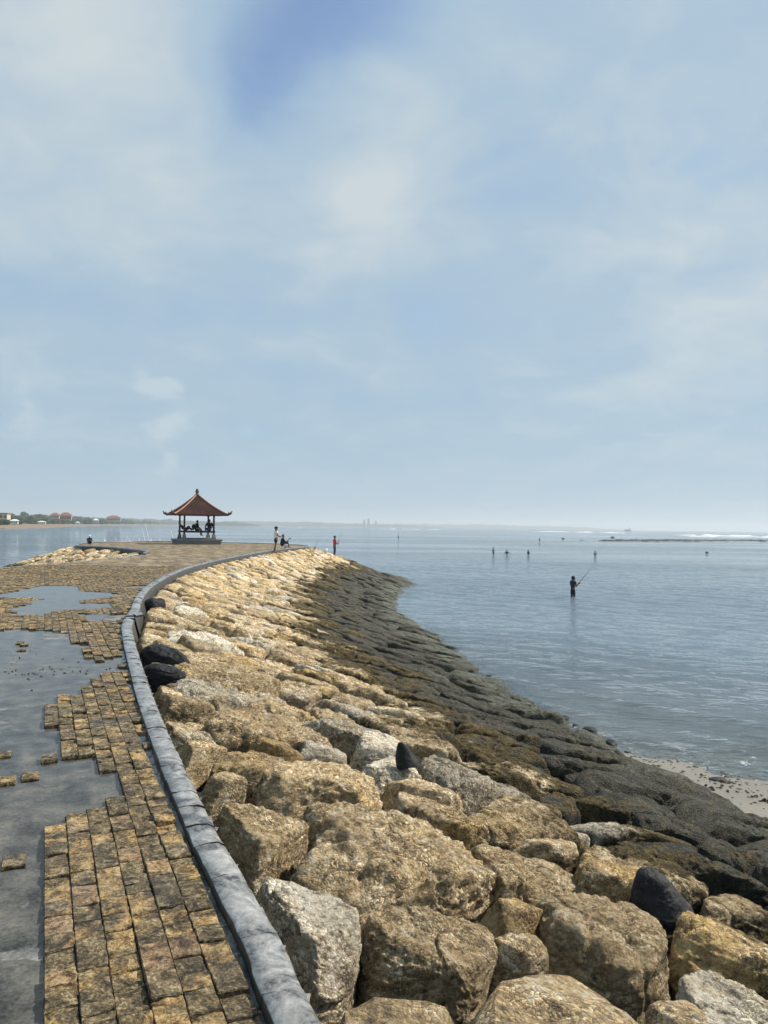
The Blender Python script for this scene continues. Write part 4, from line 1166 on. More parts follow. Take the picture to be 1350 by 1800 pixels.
    MB().lathe([(0.20, 4.0), (0.17, 4.16), (0.10, 4.20), (0.10, 4.28), (0.15, 4.31), (0.16, 4.40), (0.11, 4.47), (0.13, 4.52), (0.08, 4.60), (0.02, 4.64)], n=12).build('finial', simple('finial_stone', (0.12, 0.085, 0.06), 0.9, 0.4), g, True)
    return g


pavilion()


# ------------------------------------------------------------------ people
SKIN = simple('brown_skin', (0.17, 0.085, 0.05), 0.6, 0.1)
J0 = dict(pel=(0, 0, .93), wai=(0, 0, 1.09), che=(0, 0.01, 1.29), nec=(0, 0.0, 1.45), hea=(0, .02, 1.55), top=(0, .01, 1.66), nos=(0, .115, 1.56),
          shL=(-.17, 0, 1.39), elL=(-.22, -.03, 1.12), wrL=(-.20, .08, .90), shR=(.17, 0, 1.39), elR=(.22, -.03, 1.12), wrR=(.20, .08, .90),
          hiL=(-.09, 0, .88), knL=(-.10, .02, .49), anL=(-.10, -.02, .08), toL=(-.12, .15, .03), hiR=(.09, 0, .88), knR=(.10, .02, .49), anR=(.10, -.02, .08), toR=(.12, .15, .03))
RD = dict(pel=.125, wai=.115, che=.135, nec=.055, hea=.085, top=.075, nos=.018, sh=.065, el=.045, wr=.032, hi=.085, kn=.058, an=.042, to=.036)
EDG = [('pel', 'wai'), ('wai', 'che'), ('che', 'nec'), ('nec', 'hea'), ('hea', 'top'), ('hea', 'nos')] + [e for s in 'LR' for e in
       [('che', 'sh' + s), ('sh' + s, 'el' + s), ('el' + s, 'wr' + s), ('pel', 'hi' + s), ('hi' + s, 'kn' + s), ('kn' + s, 'an' + s), ('an' + s, 'to' + s)]]


def skin_obj(name, verts, radii, edges, rooti, material, parent=None, sub=1):
    me = bpy.data.meshes.new(name); me.from_pydata(verts, edges, []); o = bpy.data.objects.new(name, me); link(o, parent)
    me.materials.append(material)
    md = o.modifiers.new('skin', 'SKIN'); md.use_smooth_shade = True
    if not me.skin_vertices: me.skin_vertices.new()
    for i, r_ in enumerate(radii):
        sv = me.skin_vertices[0].data[i]; sv.radius = (r_, r_); sv.use_root = (i == rooti)
    ss_ = o.modifiers.new('sub', 'SUBSURF'); ss_.levels = sub; ss_.render_levels = sub
    return o


def person(label, loc, rz, pose=None, shirt=None, sleeve=0.6, pants=None, leg=0.5, cap=None, hair=(0.012, 0.01, 0.009), scale=1.0, hood=None, shoes=None):
    J = dict(J0); J.update(pose or {}); keys = list(J); idx = {k: i for i, k in enumerate(keys)}
    vs = [Vector(J[k]) * scale for k in keys]; rd = [(RD[k] if k in RD else RD[k[:2]]) * scale for k in keys]; ed = [(idx[a], idx[b]) for a, b in EDG]
    for s in 'LR':   # palm, four fingers and a thumb
        el, wr = Vector(J['el' + s]), Vector(J['wr' + s]); d = (wr - el).normalized(); side = d.cross(Vector((0, 0, 1))); side = side.normalized() if side.length > .1 else Vector((0, 1, 0)); cu = side.cross(d)
        pi_ = len(vs); vs.append((wr + d * .07) * scale); rd.append(.032 * scale); ed.append((idx['wr' + s], pi_))
        for q, ln in ((-1.5, .065), (-.5, .08), (.5, .075), (1.5, .055)):
            k = len(vs); b = wr + d * .10 + side * q * .019; vs.append((b + d * ln * .4 - cu * .01) * scale); rd.append(.010 * scale); ed.append((pi_, k))
            vs.append((b + d * ln * .7 - cu * ln * .6) * scale); rd.append(.008 * scale); ed.append((k, k + 1))
        k = len(vs); vs.append((wr + d * .06 + side * .05) * scale); rd.append(.012 * scale); ed.append((pi_, k)); vs.append((wr + d * .09 + side * .06 - cu * .02) * scale); rd.append(.009 * scale); ed.append((k, k + 1))
    o = skin_obj('person', vs, rd, ed, idx['pel'], SKIN); o.location = loc; o.rotation_euler = (0, 0, rz); meta(o, label, 'person')
    g = lambda k: Vector(J[k])
    if shirt:
        pts_ = [g('pel').lerp(g('wai'), .25), g('wai'), g('che'), g('che').lerp(g('nec'), .75)]; rr_ = [.145, .138, .155, .075]; e = [(0, 1), (1, 2), (2, 3)]
        for s in 'LR':
            k = len(pts_); pts_ += [g('sh' + s), g('sh' + s).lerp(g('el' + s), min(1, sleeve))]; rr_ += [.082, .066]; e += [(2, k), (k, k + 1)]
            if sleeve > 1: pts_.append(g('el' + s).lerp(g('wr' + s), sleeve - 1)); rr_.append(.05); e.append((k + 1, k + 2))
        skin_obj('shirt', [p * scale for p in pts_], [x * scale for x in rr_], e, 1, shirt, o)
    if pants:
        pts_ = [g('pel').lerp(g('wai'), .3), g('pel')]; rr_ = [.135, .143]; e = [(0, 1)]
        for s in 'LR':
            k = len(pts_); pts_ += [g('hi' + s), g('hi' + s).lerp(g('kn' + s), min(1, leg))]; rr_ += [.105, .092 if leg <= 1 else .074]; e += [(1, k), (k, k + 1)]
            if leg > 1: pts_.append(g('kn' + s).lerp(g('an' + s), leg - 1)); rr_.append(.06); e.append((k + 1, k + 2))
        skin_obj('trousers', [p * scale for p in pts_], [x * scale for x in rr_], e, 1, pants, o)
    hd, tp = g('hea') * scale, g('top') * scale; up = (tp - hd).normalized(); fw = (g('nos') * scale - hd); fw = (fw - up * fw.dot(up)).normalized(); sdv = fw.cross(up)
    Dv, F = ico(3)
    def shell(r_, cen, squash, keepf):
        K_ = [f for f in F.tolist() if all(keepf(Vector(Dv[i])) for i in f)]; mb = MB(); used = sorted({i for f in K_ for i in f}); mp_ = {v: n for n, v in enumerate(used)}
        return mb.add([tuple(cen + (sdv * Dv[i][0] * squash[0] + fw * Dv[i][1] * squash[1] + up * Dv[i][2] * squash[2]) * r_) for i in used], [tuple(mp_[i] for i in f) for f in K_])
    ce = hd.lerp(tp, .55)
    if hood:
        shell(.132 * scale, ce, (.95, 1.0, 1.15), lambda v: v.y < 0.62).build('hood', hood, o, True)
    else:
        shell(.118 * scale, ce, (.9, 1.0, 1.05), lambda v: v.z > 0.1 + 0.75 * v.y).build('hair', simple('black_hair', hair, .6), o, True)
    if cap:
        mb = shell(.126 * scale, ce, (.92, 1.02, 1.05), lambda v: v.z > 0.15)
        b0 = ce + up * .03 * scale; vs2 = []
        for k in range(7):
            t = math.radians(-60 + 20 * k); dv = fw * math.cos(t) + sdv * math.sin(t); vs2 += [tuple(b0 + dv * .115 * scale), tuple(b0 + (dv * .13 + fw * .085 - up * .02) * scale)]
        mb.add(vs2, [(2 * k, 2 * k + 1, 2 * k + 3, 2 * k + 2) for k in range(6)]); mb.build('cap', cap, o, True)
    if shoes:
        for s in 'LR':
            a, t = g('an' + s), g('to' + s); skin_obj('shoe', [(a + Vector((0, 0, -.03))) * scale, t * scale], [.05 * scale, .042 * scale], [(0, 1)], 0, shoes, o)
    return o


def rod(label, base, tip, bend=0.0, grip=0.5, group=None, r=0.012):
    b, t = Vector(base), Vector(tip); mb = MB(); L = (t - b).length; pts_ = []
    for k in range(9):
        f = k / 8; p = b.lerp(t, f); p.z -= bend * f * f; pts_.append(p - b)
    o = MB().tube(pts_, [r * (1 - .75 * k / 8) for k in range(9)], 6).build('fishing_rod', simple('dark_rod', (0.03, 0.03, 0.032), 0.4), None, True, tuple(b)); meta(o, label, 'fishing rod', group)
    d = (t - b).normalized()
    MB().tube([(0, 0, 0), tuple(d * grip)], r * 1.9, 8).build('grip', simple('cork_grip', (0.10, 0.07, 0.05), .8), o)
    c = d * (grip + .06) + Vector((0, 0, -.06)); sidev = d.cross(Vector((0, 0, 1))).normalized()
    MB().tube([tuple(c - sidev * .05), tuple(c + sidev * .05)], .04, 10).tube([tuple(c), tuple(d * (grip + .06))], .012, 6).build('reel', simple('reel_metal', (0.05, 0.05, 0.055), .4), o)
    return o


def sz_at(x, y): return float(slope_z(np.array([x]), np.array([y]))[0])


M_WHITE = simple('white_cotton', (0.72, 0.71, 0.70), .85, .08); M_BLACKC = simple('black_cloth', (0.012, 0.012, 0.014), .85, .2); M_RED = simple('red_cotton', (0.50, 0.035, 0.035), .85, .12)
M_JEANS = simple('blue_denim', (0.035, 0.055, 0.12), .85, .2); M_NAVY = simple('navy_cloth', (0.014, 0.02, 0.045), .85, .2); M_BLUE = simple('royal_blue_cloth', (0.02, 0.045, 0.28), .8, .15); M_GREY = simple('grey_cloth', (0.26, 0.27, 0.29), .85, .2)

FISH = dict(elL=(-.25, .04, 1.12), wrL=(-.10, .27, 1.06), elR=(.25, .04, 1.12), wrR=(.06, .30, 1.10))
# man in white by the kerb
x, y = -7.00, 50.0; z = sz_at(x, y) + 0.10
person('man in white shirt, black shorts and black cap standing on the boulders', (x, y, z), RAD(-62), dict(FISH, knR=(.10, -.05, .5), anR=(.09, -.20, .10), toR=(.11, -.05, .03)), M_WHITE, .55, M_BLACKC, .55, cap=M_BLACKC, scale=1.0)
# seated man in black on the path edge
SIT = dict(pel=(0, 0, .20), wai=(0, .03, .36), che=(0, .07, .55), nec=(0, .10, .70), hea=(0, .13, .80), top=(0, .13, .91), nos=(0, .225, .80), shL=(-.17, .07, .65), shR=(.17, .07, .65), elL=(-.22, .20, .44), elR=(.22, .20, .44), wrL=(-.10, .40, .46), wrR=(.08, .42, .50),
           hiL=(-.09, .03, .18), hiR=(.09, .03, .18), knL=(-.16, .40, .45), knR=(.16, .40, .45), anL=(-.12, .50, .08), anR=(.12, .50, .08), toL=(-.13, .66, .04), toR=(.13, .66, .04))
person('man in black sitting at the path edge behind the man in white', (-7.45, 56.2, 0.02), RAD(-70), SIT, M_BLACKC, 1.2, M_BLACKC, 1.7, scale=1.0)
rod('thin fishing rod held by the seated man in black', (-7.08, 56.35, 0.50), (-6.35, 57.0, 1.45), 0.04, .3, r=.009)
mb = MB().lathe([(0.11, 0.0), (0.14, 0.27), (0.145, 0.28), (0.13, 0.27), (0.12, 0.05)], n=14)
bk = mb.build('bucket', simple('white_plastic', (0.75, 0.75, 0.74), .4, .05), None, True, (-7.08, 55.75, 0.0)); meta(bk, 'small white bucket on the paving beside the seated man', 'bucket')
MB().tube([(-.14, 0, .26), (-.1, 0, .36), (0, 0, .40), (.1, 0, .36), (.14, 0, .26)], .006, 6).build('handle', simple('wire', (0.2, 0.2, 0.2), .4), bk)
# upright rods propped on the crest
x, y = -5.35, 57.6; z = sz_at(x, y) + .1
rod('taller of two fishing rods propped upright on the crest of the boulders', (x, y, z), (x + .70, y + .3, z + 1.75), 0.02, .4, r=.010)
rod('shorter of two fishing rods propped upright on the crest of the boulders', (x + .08, y + .35, z), (x + .38, y + .6, z + 1.05), 0.02, .4, r=.009)
# man in red
x, y = -3.90, 61.3; z = sz_at(x, y) + 0.12
person('man in red shirt and jeans with a cap fishing from the dark boulders', (x, y, z), RAD(-65), FISH, M_RED, .9, M_JEANS, 1.85, cap=M_NAVY, scale=.94, shoes=M_BLACKC)
rod('fishing rod held by the man in red', (x + .20, y + .12, z + .92), (x + .62, y + .30, z + 2.15), 0.03, .3, r=.010)
mb = MB().lathe([(0.12, 0.0), (0.15, 0.3), (0.13, 0.32), (0.11, .31)], n=12); b_ = mb.build('bait_pail', simple('white_plastic', (.75, .75, .74)), None, True, (-4.55, 60.6, sz_at(-4.55, 60.6) + .18)); meta(b_, 'white pail standing on the boulders left of the man in red', 'pail')
MB().tube([(-.15, 0, .30), (-.1, 0, .40), (0, 0, .44), (.1, 0, .40), (.15, 0, .30)], .007, 6).build('handle', simple('wire', (.2, .2, .2)), b_)
# waders
person('man in dark hood and navy vest wading knee-deep, nearest to the shore', (12.25, 49.7, SEA - .36), RAD(-55), dict(FISH, elL=(-.24, .06, 1.10), hea=(0, .05, 1.54), nos=(0, .15, 1.52)), M_NAVY, .7, M_BLACKC, 1.9, hood=M_NAVY)
rod('long fishing rod held by the nearest wading man', (12.50, 49.85, SEA + .70), (13.75, 50.3, SEA + 2.1), 0.02, .3, r=.022)
for (x, y, sh, sink, rz, lb) in ((19.0, 133, M_GREY, .68, .3, 'distant wading angler standing tallest, farthest left of the four'), (21.0, 131, M_BLACKC, 1.02, -.4, 'distant wading angler in black with arms spread, waist-deep'),
                                 (24.9, 132.4, M_NAVY, 1.0, -.9, 'distant wading angler in navy, right of the one in black'), (36.0, 131, M_GREY, 1.0, -.8, 'distant wading angler in grey holding a rod, far right of the others')):
    person(lb, (x, y, SEA - sink), rz, dict(FISH) if 'spread' not in lb else dict(elL=(-.36, .05, 1.2), wrL=(-.5, .2, 1.05), elR=(.36, .05, 1.2), wrR=(.5, .2, 1.05)), sh, 1.2, M_BLACKC, 1.5, cap=M_BLACKC)['group'] = 'anglers wading in the lagoon'
rod('thin rod of the wading angler in grey', (36.2, 131.2, SEA + .2), (38.6, 132, SEA + 2.6), 0.05, .3, r=.018)
person('lone dark wading angler far out, halfway to the reef', (55.5, 274, SEA - .6), 0.2, FISH, M_BLACKC, 1.2, M_BLACKC, 1.5)['group'] = 'anglers wading in the lagoon'


# people in the pavilion
def pav(lx, ly, lz):
    return (-15.72 + lx * math.cos(PA) - ly * math.sin(PA), 64.6 + lx * math.sin(PA) + ly * math.cos(PA), lz)


BEN = 1.10
HANG = dict(pel=(0, 0, .10), wai=(0, .0, .27), che=(0, .05, .47), nec=(0, .08, .62), hea=(0, .12, .71), top=(0, .12, .82), nos=(0, .215, .70), shL=(-.17, .05, .57), shR=(.17, .05, .57), elL=(-.21, .10, .32), elR=(.21, .10, .32), wrL=(-.12, .30, .22), wrR=(.12, .30, .22),
            hiL=(-.09, .03, .09), hiR=(.09, .03, .09), knL=(-.10, .44, .10), knR=(.10, .44, .10), anL=(-.10, .44, -.34), anR=(.10, .44, -.34), toL=(-.11, .58, -.38), toR=(.11, .58, -.38))
person('person in black sitting in the middle of the pavilion bench, one leg hanging', pav(-.18, -.85, BEN), PA + RAD(-75), HANG, M_BLACKC, 1.0, M_BLACKC, .6)
bp = MB(); Dv, F = ico(3); bp.add([(v[0] * .15, v[1] * .11, v[2] * .22) for v in Dv], F.tolist()); b_ = bp.build('backpack', M_BLACKC, None, True, pav(-.40, -.86, BEN + .34)); meta(b_, 'black backpack worn by the person in the middle of the bench', 'backpack')
MB().tube([(.1, .06, .15), (.2, .07, .2), (.24, .07, .05), (.1, .06, -.12)], .018, 6).build('strap', M_BLACKC, b_)
LEAN = dict(HANG, pel=(0, 0, .12), wai=(0, -.03, .28), che=(0, -.05, .48), nec=(0, -.02, .63), hea=(0, .03, .73), top=(0, .03, .84), nos=(0, .12, .73), shL=(-.19, -.05, .58), shR=(.19, -.05, .58), elL=(-.30, .02, .34), elR=(.30, .02, .34), wrL=(-.22, .22, .2), wrR=(.22, .22, .2),
            knL=(-.18, .45, .22), knR=(.18, .45, .22), anL=(-.05, .40, .06), anR=(.05, .62, .05), toL=(.02, .5, .04), toR=(.08, .75, .06))
person('broad person in black top and blue shorts by the right pavilion post', pav(.95, -.55, BEN), PA + RAD(150), LEAN, M_NAVY, 1.1, M_BLUE, .9, scale=1.08)
RECL = dict(HANG, pel=(0, 0, .12), wai=(0, -.14, .20), che=(0, -.30, .34), nec=(0, -.40, .45), hea=(0, -.43, .55), top=(0, -.43, .66), nos=(0, -.33, .56), shL=(-.17, -.32, .42), shR=(.17, -.32, .42), elL=(-.24, -.2, .22), elR=(.24, -.2, .22), wrL=(-.12, .02, .22), wrR=(.12, .02, .22),
            knL=(-.10, .34, .40), knR=(.10, .38, .22), anL=(-.10, .48, .07), anR=(.10, .66, .07), toL=(-.11, .62, .06), toR=(.11, .74, .18))
person('person in black reclining against the left pavilion posts', pav(-1.02, -.45, BEN), PA + RAD(-90), RECL, M_BLACKC, 1.2, M_BLACKC, 1.6)
x, y = -20.7, 54.2
person('small figure in navy with white hat sitting on the far end of the left kerb', (x, y, .08), RAD(200), SIT, M_NAVY, 1.2, M_NAVY, 1.7, cap=M_WHITE, scale=.72)


# ------------------------------------------------------------------ outrigger boats
def jukung(label, x, y, rz, mast, accent, L=5.2):
    g = empty('outrigger_boat', (x, y, SEA), rz); meta(g, label, 'boat', 'outrigger boats moored behind the path')
    white = simple('white_boat_paint', (0.78, 0.78, 0.76), .5, .06); acc = simple(accent[0], accent[1], .5, .1)
    vs = []; fs = []; n = 15
    for k in range(n):
        t = -1 + 2 * k / (n - 1); w = 0.34 * (1 - abs(t) ** 2.4) + .03; sh_ = 0.55 + 0.75 * abs(t) ** 3.2; kz = -0.18 + 0.45 * abs(t) ** 3
        for (yy, zz) in ((-w, sh_), (-w * .85, kz + .2), (0, kz), (w * .85, kz + .2), (w, sh_), (w * .8, sh_ - .02), (0, kz + .1), (-w * .8, sh_ - .02)):
            vs.append((t * L / 2, yy, zz))
    for k in range(n - 1):
        for j in range(8):
            fs.append((k * 8 + j, k * 8 + (j + 1) % 8, k * 8 + 8 + (j + 1) % 8, k * 8 + 8 + j))
    fs += [tuple(range(8)), tuple((n - 1) * 8 + j for j in range(8))]
    hull_ = MB().add(vs, fs).build('hull', white, g, True)
    MB().box((0, -.36, .52), (L * .5, .02, .1)).box((0, .36, .52), (L * .5, .02, .1)).build('stripe', acc, hull_)
    for s in (-1, 1):
        MB().tube([(s * L * .48, 0, 1.1), (s * L * .54, .08, 1.55), (s * L * .53, .12, 1.95)], [.07, .05, .02], 6).tube([(s * L * .48, 0, 1.1), (s * L * .55, -.1, 1.4), (s * L * .56, -.16, 1.7)], [.06, .045, .02], 6).build('beak', white, g)
        MB().tube([(-L * .52, s * 1.6, .28), (0, s * 1.62, .02), (L * .52, s * 1.6, .22)], .06, 8).build('outrigger_float', white, g)
        MB().tube([(s * L * .22, -1.6, .1), (s * L * .22, -1.2, .72), (s * L * .22, 0, .86), (s * L * .22, 1.2, .72), (s * L * .22, 1.6, .1)], .035, 6).build('outrigger_arm', white, g)
    for (bx, tx, tz, r_) in mast:
        MB().tube([(bx, 0, .4), (tx, 0, tz)], [r_ * 1.7, r_ * 1.1], 6).build('mast', white, g)
    return g


jukung('white outrigger boat with red trim, leftmost behind the path', -44.5, 131, RAD(20), [(0.4, 0.9, 2.4, .035), (-.8, -1.1, 2.1, .03)], ('red_trim', (0.45, 0.05, 0.04)))
jukung('white outrigger boat with two tall slanting poles', -39.8, 128, RAD(-12), [(0.4, -0.5, 3.7, .035), (1.2, 0.1, 4.3, .035)], ('dark_trim', (0.05, 0.06, 0.09)))
jukung('white outrigger boat with one slanting pole, just left of the pavilion', -36.4, 130, RAD(4), [(1.3, 0.4, 3.4, .04)], ('blue_trim', (0.05, 0.10, 0.30)))

# ------------------------------------------------------------------ far shore on the left
SHORE = np.array([(-330, 330), (-262, 430), (-245, 500), (-262, 600), (-300, 720), (-365, 900), (-430, 1250), (-520, 1750), (-640, 2500), (-820, 3600)], float)
SHC = catmull(SHORE, 8)


def strip(name, inset, zs, material, kind='structure'):
    T_ = np.gradient(SHC, axis=0); T_ /= np.hypot(T_[:, 0], T_[:, 1])[:, None]; N_ = np.c_[-T_[:, 1], T_[:, 0]]; Vx = []
    for p, n in zip(SHC, N_):
        sc = max(1.0, p[1] / 600)
        for d, z in zip(inset, zs): Vx.append((p[0] + n[0] * d * sc, p[1] + n[1] * d * sc, z))
    k = len(inset); i = np.arange(len(Vx)).reshape(-1, k); F = np.c_[i[:-1, :-1].ravel(), i[:-1, 1:].ravel(), i[1:, 1:].ravel(), i[1:, :-1].ravel()]
    return meta(obj(name, mesh_np(name, np.array(Vx), F, True), material), kind=kind)


M_FSAND = simple('far_beach_sand', (0.22, 0.16, 0.105), .9, .15, .02)
strip('far_beach', (-3, 4, 14, 26, 40), (SEA - .4, SEA + .4, SEA + 1.0, SEA + 1.5, SEA + 2.0), M_FSAND)
strip('far_land', (34, 60, 120, 300), (SEA + 1.0, SEA + 3, SEA + 4.5, SEA + 6), simple('far_scrub', (0.05, 0.06, 0.025), .9, .3, .05))
M, nt, out = mat('shore_foliage'); P = wpos(nt); A = noise(nt, P, .09, 4, .6); B = noise(nt, P, 1.1, 5, .7)
c = ramp(nt, mth(nt, 'MULTIPLY_ADD', B, .6, mth(nt, 'MULTIPLY', A, .45)), [(0.36, (0.008, 0.014, 0.005)), (0.52, (0.024, 0.042, 0.013)), (0.7, (0.06, 0.09, 0.026))])
principled(nt, out, c, .9, bump(nt, B, .8, .6), .2); M_FOL = M
VV, FF, base = [], [], 0; T_ = np.gradient(SHC, axis=0); T_ /= np.hypot(T_[:, 0], T_[:, 1])[:, None]; N_ = np.c_[-T_[:, 1], T_[:, 0]]
rnd = random.Random(3)
for k in range(900):
    q = rnd.random() ** 1.3 * (len(SHC) - 2); i = int(q); p = SHC[i] * (1 - q + i) + SHC[i + 1] * (q - i); n = N_[i]; sc = max(1.0, p[1] / 600)
    dpt = rnd.uniform(32, 95); c = p + n * dpt * sc; s_ = rnd.uniform(3.2, 6.0) * (0.75 + .25 * sc) * (0.7 + .4 * (dpt - 32) / 60); hgt = rnd.uniform(.75, 1.15) * s_
    Dv, F = ico(4 if p[1] < 900 else 3); Wn = Dv * 2.2 + k
    f = 1 + .35 * fbm(Wn, 3, 4) + .22 * fbm(Wn * 4, 2, 7)
    Vx = Dv * f[:, None] * np.array((s_, s_, hgt)) + np.array((c[0], c[1], SEA + 2.2 + hgt * .75 + (dpt - 32) * .075 * rnd.uniform(.4, 1.1)))
    VV.append(Vx); FF.append(F + base); base += len(Vx)
meta(obj('shore_woodland', mesh_np('shore_woodland', np.vstack(VV), np.vstack(FF), False), M_FOL), 'dense green coastal trees behind the far beach on the left', 'woodland', kind='stuff')


def house(label, name, px, D_, w, d, h, wall, roofm, rh, nwin, z0, rz=0.3, hip=True):
    v = fwd * 1352 + RIGHT * (px - 675); x = v.x / v.y * D_
    g = empty(name, (x, D_, z0), rz); meta(g, label, 'building')
    MB().box((0, 0, h / 2), (w, d, h)).build('wall', wall, g)
    e = w * .08 + .4
    if hip: MB().add([(-w / 2 - e, -d / 2 - e, h), (w / 2 + e, -d / 2 - e, h), (w / 2 + e, d / 2 + e, h), (-w / 2 - e, d / 2 + e, h), (-w * .2, 0, h + rh), (w * .2, 0, h + rh)], [(3, 2, 1, 0), (0, 1, 5, 4), (2, 3, 4, 5), (1, 2, 5), (3, 0, 4)]).build('roof', roofm, g)
    else: MB().box((0, 0, h + rh / 2 + .01), (w + e, d + e, rh)).build('roof', roofm, g)
    glass = simple('dark_window', (0.02, 0.025, 0.03), .2)
    for k in range(nwin):
        MB().box((-w / 2 + w * (k + .5) / nwin, -d / 2 - .02, h * .5), (w / nwin * .5, .08, h * .4)).build('window', glass, g)
    return g


WALLW = simple('white_wall', (0.66, 0.65, 0.62), .8, .06, .3); WALLC = simple('cream_wall', (0.48, 0.42, 0.33), .8, .1, .3); RR = simple('terracotta_roof', (0.22, 0.10, 0.065), .85, .2, .6); RG = simple('grey_roof', (0.16, 0.15, 0.14), .85, .2, .6)
house('pale building with flat grey roof on the wooded rise, far left edge', 'house', 2, 560, 11, 7, 4.2, WALLC, RG, .6, 4, 3.2, .1, False)
house('small white beach pavilion at the back of the far beach', 'beach_hut', 26, 500, 4.2, 3.2, 2.2, WALLW, simple('white_roof', (0.7, 0.7, 0.68), .8), 1.0, 3, 0.15)
house('low cream beach house with long pale roof on the far beach', 'beach_house', 74, 560, 5.2, 3.5, 1.4, WALLW, simple('cream_roof', (0.62, 0.56, 0.38), .8), .9, 4, 0.3)
house('terracotta roofed house half hidden in the far trees', 'house', 97, 800, 8, 6, 3.5, WALLC, RR, 2.6, 4, 5.5)
house('tall villa with stacked terracotta roof above the far trees', 'villa', 116, 820, 11, 8, 5.0, simple('pink_wall', (0.45, 0.28, 0.2), .8), RR, 3.4, 5, 4.0)
house('tiny white hut low on the far beach', 'beach_hut', 137, 760, 3.0, 2.5, 1.8, WALLW, simple('white_roof', (0.7, 0.7, 0.68)), .9, 2, 0.0)
house('white gabled house in front of the far dark trees', 'house', 169, 900, 5.0, 4, 2.8, WALLW, simple('white_roof', (0.7, 0.7, 0.68)), 2.0, 3, 2.0)
house('long terracotta roofed hotel on the far shore', 'hotel', 200, 1150, 19, 9, 5.5, WALLC, RR, 3.6, 7, 4.0)
# distant land and hills
M_HILL = simple('distant_hills', (0.05, 0.065, 0.04), .95, .3, .004)


def ridge(name, pxs, tops, D_, depth):
    n = 160; px = np.linspace(pxs[0], pxs[-1], n); hpx = np.interp(px, pxs, tops); Vx = []
    for k in range(n):
        v = fwd * 1352 + RIGHT * (px[k] - 675); dx = v.x / v.y; w = np.array([[px[k] * .06, 0.3, 0.1]])
        hgt = hpx[k] / 1352 * D_ * (1 + .30 * float(fbm(w, 4, 14)[0]) + .12 * float(fbm(w * 6, 2, 15)[0]))
        for (dd, f) in ((0, 0), (depth * .02, .45), (depth * .3, .85), (depth * .6, 1), (depth, 0)):
            Vx.append((dx * (D_ + dd), D_ + dd, SEA - .5 + f * hgt))
    i = np.arange(len(Vx)).reshape(n, 5); F = np.c_[i[:-1, :-1].ravel(), i[:-1, 1:].ravel(), i[1:, 1:].ravel(), i[1:, :-1].ravel()]
    return meta(obj(name, mesh_np(name, np.array(Vx), F, True), M_HILL), kind='structure')


ridge('hills', [120, 200, 260, 300, 360, 420, 470], [9, 11, 11, 10, 8.5, 7, 0], 3300, 700)
ridge('hills', [330, 430, 480, 560, 620, 700, 800], [7, 8, 8.5, 8, 6.5, 5, 0], 6000, 900)
ridge('hills', [560, 640, 760, 860, 950, 1010, 1120], [5, 6, 6.5, 7.5, 6.5, 5, 0], 8200, 900)
M_TOW = simple('tower_concrete', (0.10, 0.10, 0.105), .8, .1, .05)
for (px, w, h, lb) in ((640.5, 16, 52, 'distant grey tower block, leftmost of three on the horizon'), (648, 18, 62, 'distant grey tower block, tallest of three on the horizon'), (661, 11, 48, 'distant slim tower, rightmost of three on the horizon')):
    v = fwd * 1352 + RIGHT * (px - 675); g = empty('tower', (v.x / v.y * 5900, 5900, SEA)); meta(g, lb, 'tower', 'towers on the horizon')
    MB().box((0, 0, h / 2), (w, w, h)).box((0, 0, h * .3 / 2), (w * 1.6, w * 1.2, h * .3)).build('wall', M_TOW, g)
    MB().box((0, 0, h + 3), (w * .35, w * .35, 6)).build('roof_mast', M_TOW, g)
# ship
v = fwd * 1352 + RIGHT * (1103 - 675); g = empty('ship', (v.x / v.y * 3400, 3400, SEA), .1); meta(g, 'small hazy ship on the horizon at right', 'ship')
MB().add([(-15, -3, 0), (13, -3, 0), (13, 3, 0), (-15, 3, 0), (-16, -3.4, 3.2), (18, -3.4, 4.4), (18, 3.4, 4.4), (-16, 3.4, 3.2)], [(3, 2, 1, 0), (4, 5, 6, 7), (0, 1, 5, 4), (1, 2, 6, 5), (2, 3, 7, 6), (3, 0, 4, 7)]).build('hull', simple('ship_hull', (.07, .07, .08)), g)
MB().box((9, 0, 7.4), (8, 5, 7)).box((8, 0, 12), (4, 4, 2.2)).build('superstructure', simple('ship_white', (.6, .6, .58)), g)
MB().box((-4, 0, 5), (16, 5, 2.2)).build('cargo', simple('ship_cargo', (.12, .09, .08)), g)
MB().tube([(9, 0, 13), (9, 0, 17)], .3, 6).build('mast', simple('ship_hull', (.07, .07, .08)), g)

# surf on the reef edge
M_SURF = simple('white_surf', (0.66, 0.68, 0.69), .9, .05, .2)


def surf(px0, py0, px1, py1, thick, seed, label, brk=0.0):
    mb = MB(); n = 90; rs = np.random.default_rng(seed)
    def pt(px, py):
        v = fwd * 1352 + RIGHT * (px - 675) - UP * (py - 900); t = (SEA - EYE.z) / v.z; return EYE + v * t
    a, b = pt(px0, py0), pt(px1, py1); dirv = (b - a).normalized(); nn = Vector((-dirv.y, dirv.x, 0))
    ring = []
    for k in range(n + 1):
        f = k / n; env = max(0.0, min(1, 6 * f, 6 * (1 - f))) * max(0.02, 0.55 + 0.9 * float(fbm(np.array([[f * 14 + seed, 0, 0]]), 3, seed)[0]) - brk)
        c = a.lerp(b, f) + nn * float(fbm(np.array([[f * 5 + seed, 3, 0]]), 2, 9)[0]) * 12; hgt = thick * env
        ring.append([c + nn * w_ * thick * 6 * env + Vector((0, 0, z_ * hgt - .02)) for (w_, z_) in ((-1, 0), (-.4, .6), (0, 1), (.35, .75), (.9, 0))])
    vs = [p for r_ in ring for p in r_]; fs = [(k * 5 + j, k * 5 + j + 1, k * 5 + 6 + j, k * 5 + 5 + j) for k in range(n) for j in range(4)]
    o = mb.add(vs, fs).build('surf', M_SURF, None, True); meta(o, label, 'surf', kind='stuff'); return o


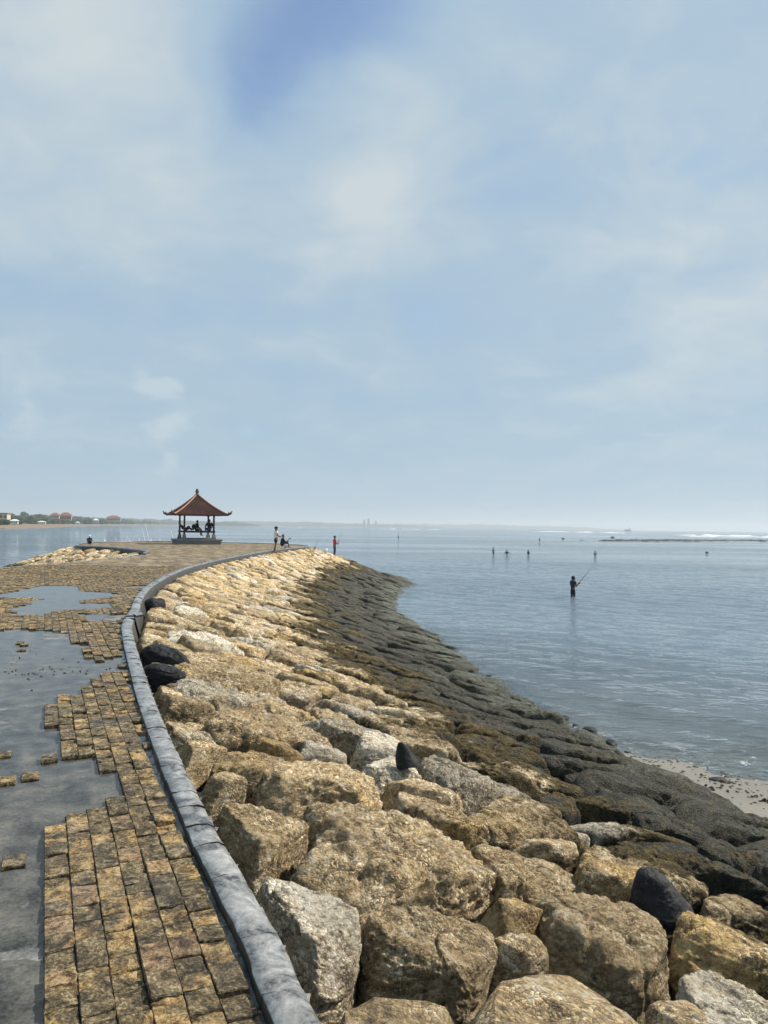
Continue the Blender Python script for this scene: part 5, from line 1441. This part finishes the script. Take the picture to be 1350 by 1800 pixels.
surf(1180, 940.5, 1420, 944.5, 1.4, 1, 'white breaking surf line beyond the reef at the right edge')
surf(1190, 942.6, 1420, 946.4, .6, 2, 'thin second line of foam in front of the right surf')
surf(935, 934.0, 1110, 937.2, 1.0, 3, 'long thin white surf line left of the reef')
surf(660, 929.6, 780, 931.0, 1.0, 4, 'broken far white surf below the towers', .3)
surf(500, 926.8, 610, 928.6, .9, 5, 'faint far surf beyond the man in white', .3)

# exposed reef and single dark rocks
VV, FF, base = [], [], 0
for k in range(700):
    v = fwd * 1352 + RIGHT * (random.choice((random.gauss(1190, 55), random.uniform(1085, 1350))) - 675) - UP * (random.gauss(950.0, 0.55) - 900); t = (SEA - EYE.z) / v.z; p = EYE + v * t
    s_ = random.uniform(.3, 1.0); Dv, F = ico(2); Vx = Dv * np.array((s_ * random.uniform(1, 3), s_, s_ * random.uniform(.18, .42))) * (1 + .25 * RNG.normal(0, .6, (len(Dv), 1)))
    VV.append(Vx + np.array((p.x, p.y, SEA))); FF.append(F + base); base += len(Vx)
meta(obj('exposed_reef', mesh_np('exposed_reef', np.vstack(VV), np.vstack(FF), False), simple('wet_reef', (.03, .026, .022), .6, .4)), 'low dark strip of exposed reef rocks out in the lagoon', 'reef', kind='stuff')
for (px, py, s_, lb) in ((1077, 945.5, 1.6, 'dark reef rock at the left end of the exposed reef'), (1243, 971.5, .5, 'single dark rock breaking the water below the reef'), (990, 947.5, 1.0, 'low dark rock between the lone far angler and the reef')):
    v = fwd * 1352 + RIGHT * (px - 675) - UP * (py - 900); t = (SEA - EYE.z) / v.z; p = EYE + v * t
    loose('reef_rock', (p.x, p.y), (s_ * 2, s_, s_), .3, lb, 0, int(px), 4, None, simple('wet_reef', (.03, .026, .022)), 0.0, SEA - .05)
# channel marker
v = fwd * 1352 + RIGHT * (700 - 675) - UP * (953 - 900); t = (SEA - EYE.z) / v.z; p = EYE + v * t
mb = MB().tube([(0, 0, -.8), (0.02, 0, 2.6)], .05, 8).build('marker_post', simple('dark_post', (.05, .045, .04)), None, True, (p.x, p.y, SEA)); meta(mb, 'thin dark marker post standing in the lagoon', 'post')
MB().box((0, 0, 1.4), (.3, .06, .5)).build('board', simple('dark_post', (.05, .045, .04)), mb)

# ------------------------------------------------------------------ haze
M, nt, out = mat('sea_haze')
vol = nd(nt, 'ShaderNodeVolumePrincipled'); vol.inputs['Color'].default_value = (0.86, 0.93, 1.0, 1); vol.inputs['Density'].default_value = 0.00020; vol.inputs['Anisotropy'].default_value = 0.2
nt.links.new(vol.outputs[0], out.inputs['Volume'])
hz_ = MB().box((0, 0, 47), (27000, 27000, 112)).build('haze', M); meta(hz_, 'thin pale sea haze over the lagoon and far shore', 'haze', kind='stuff')
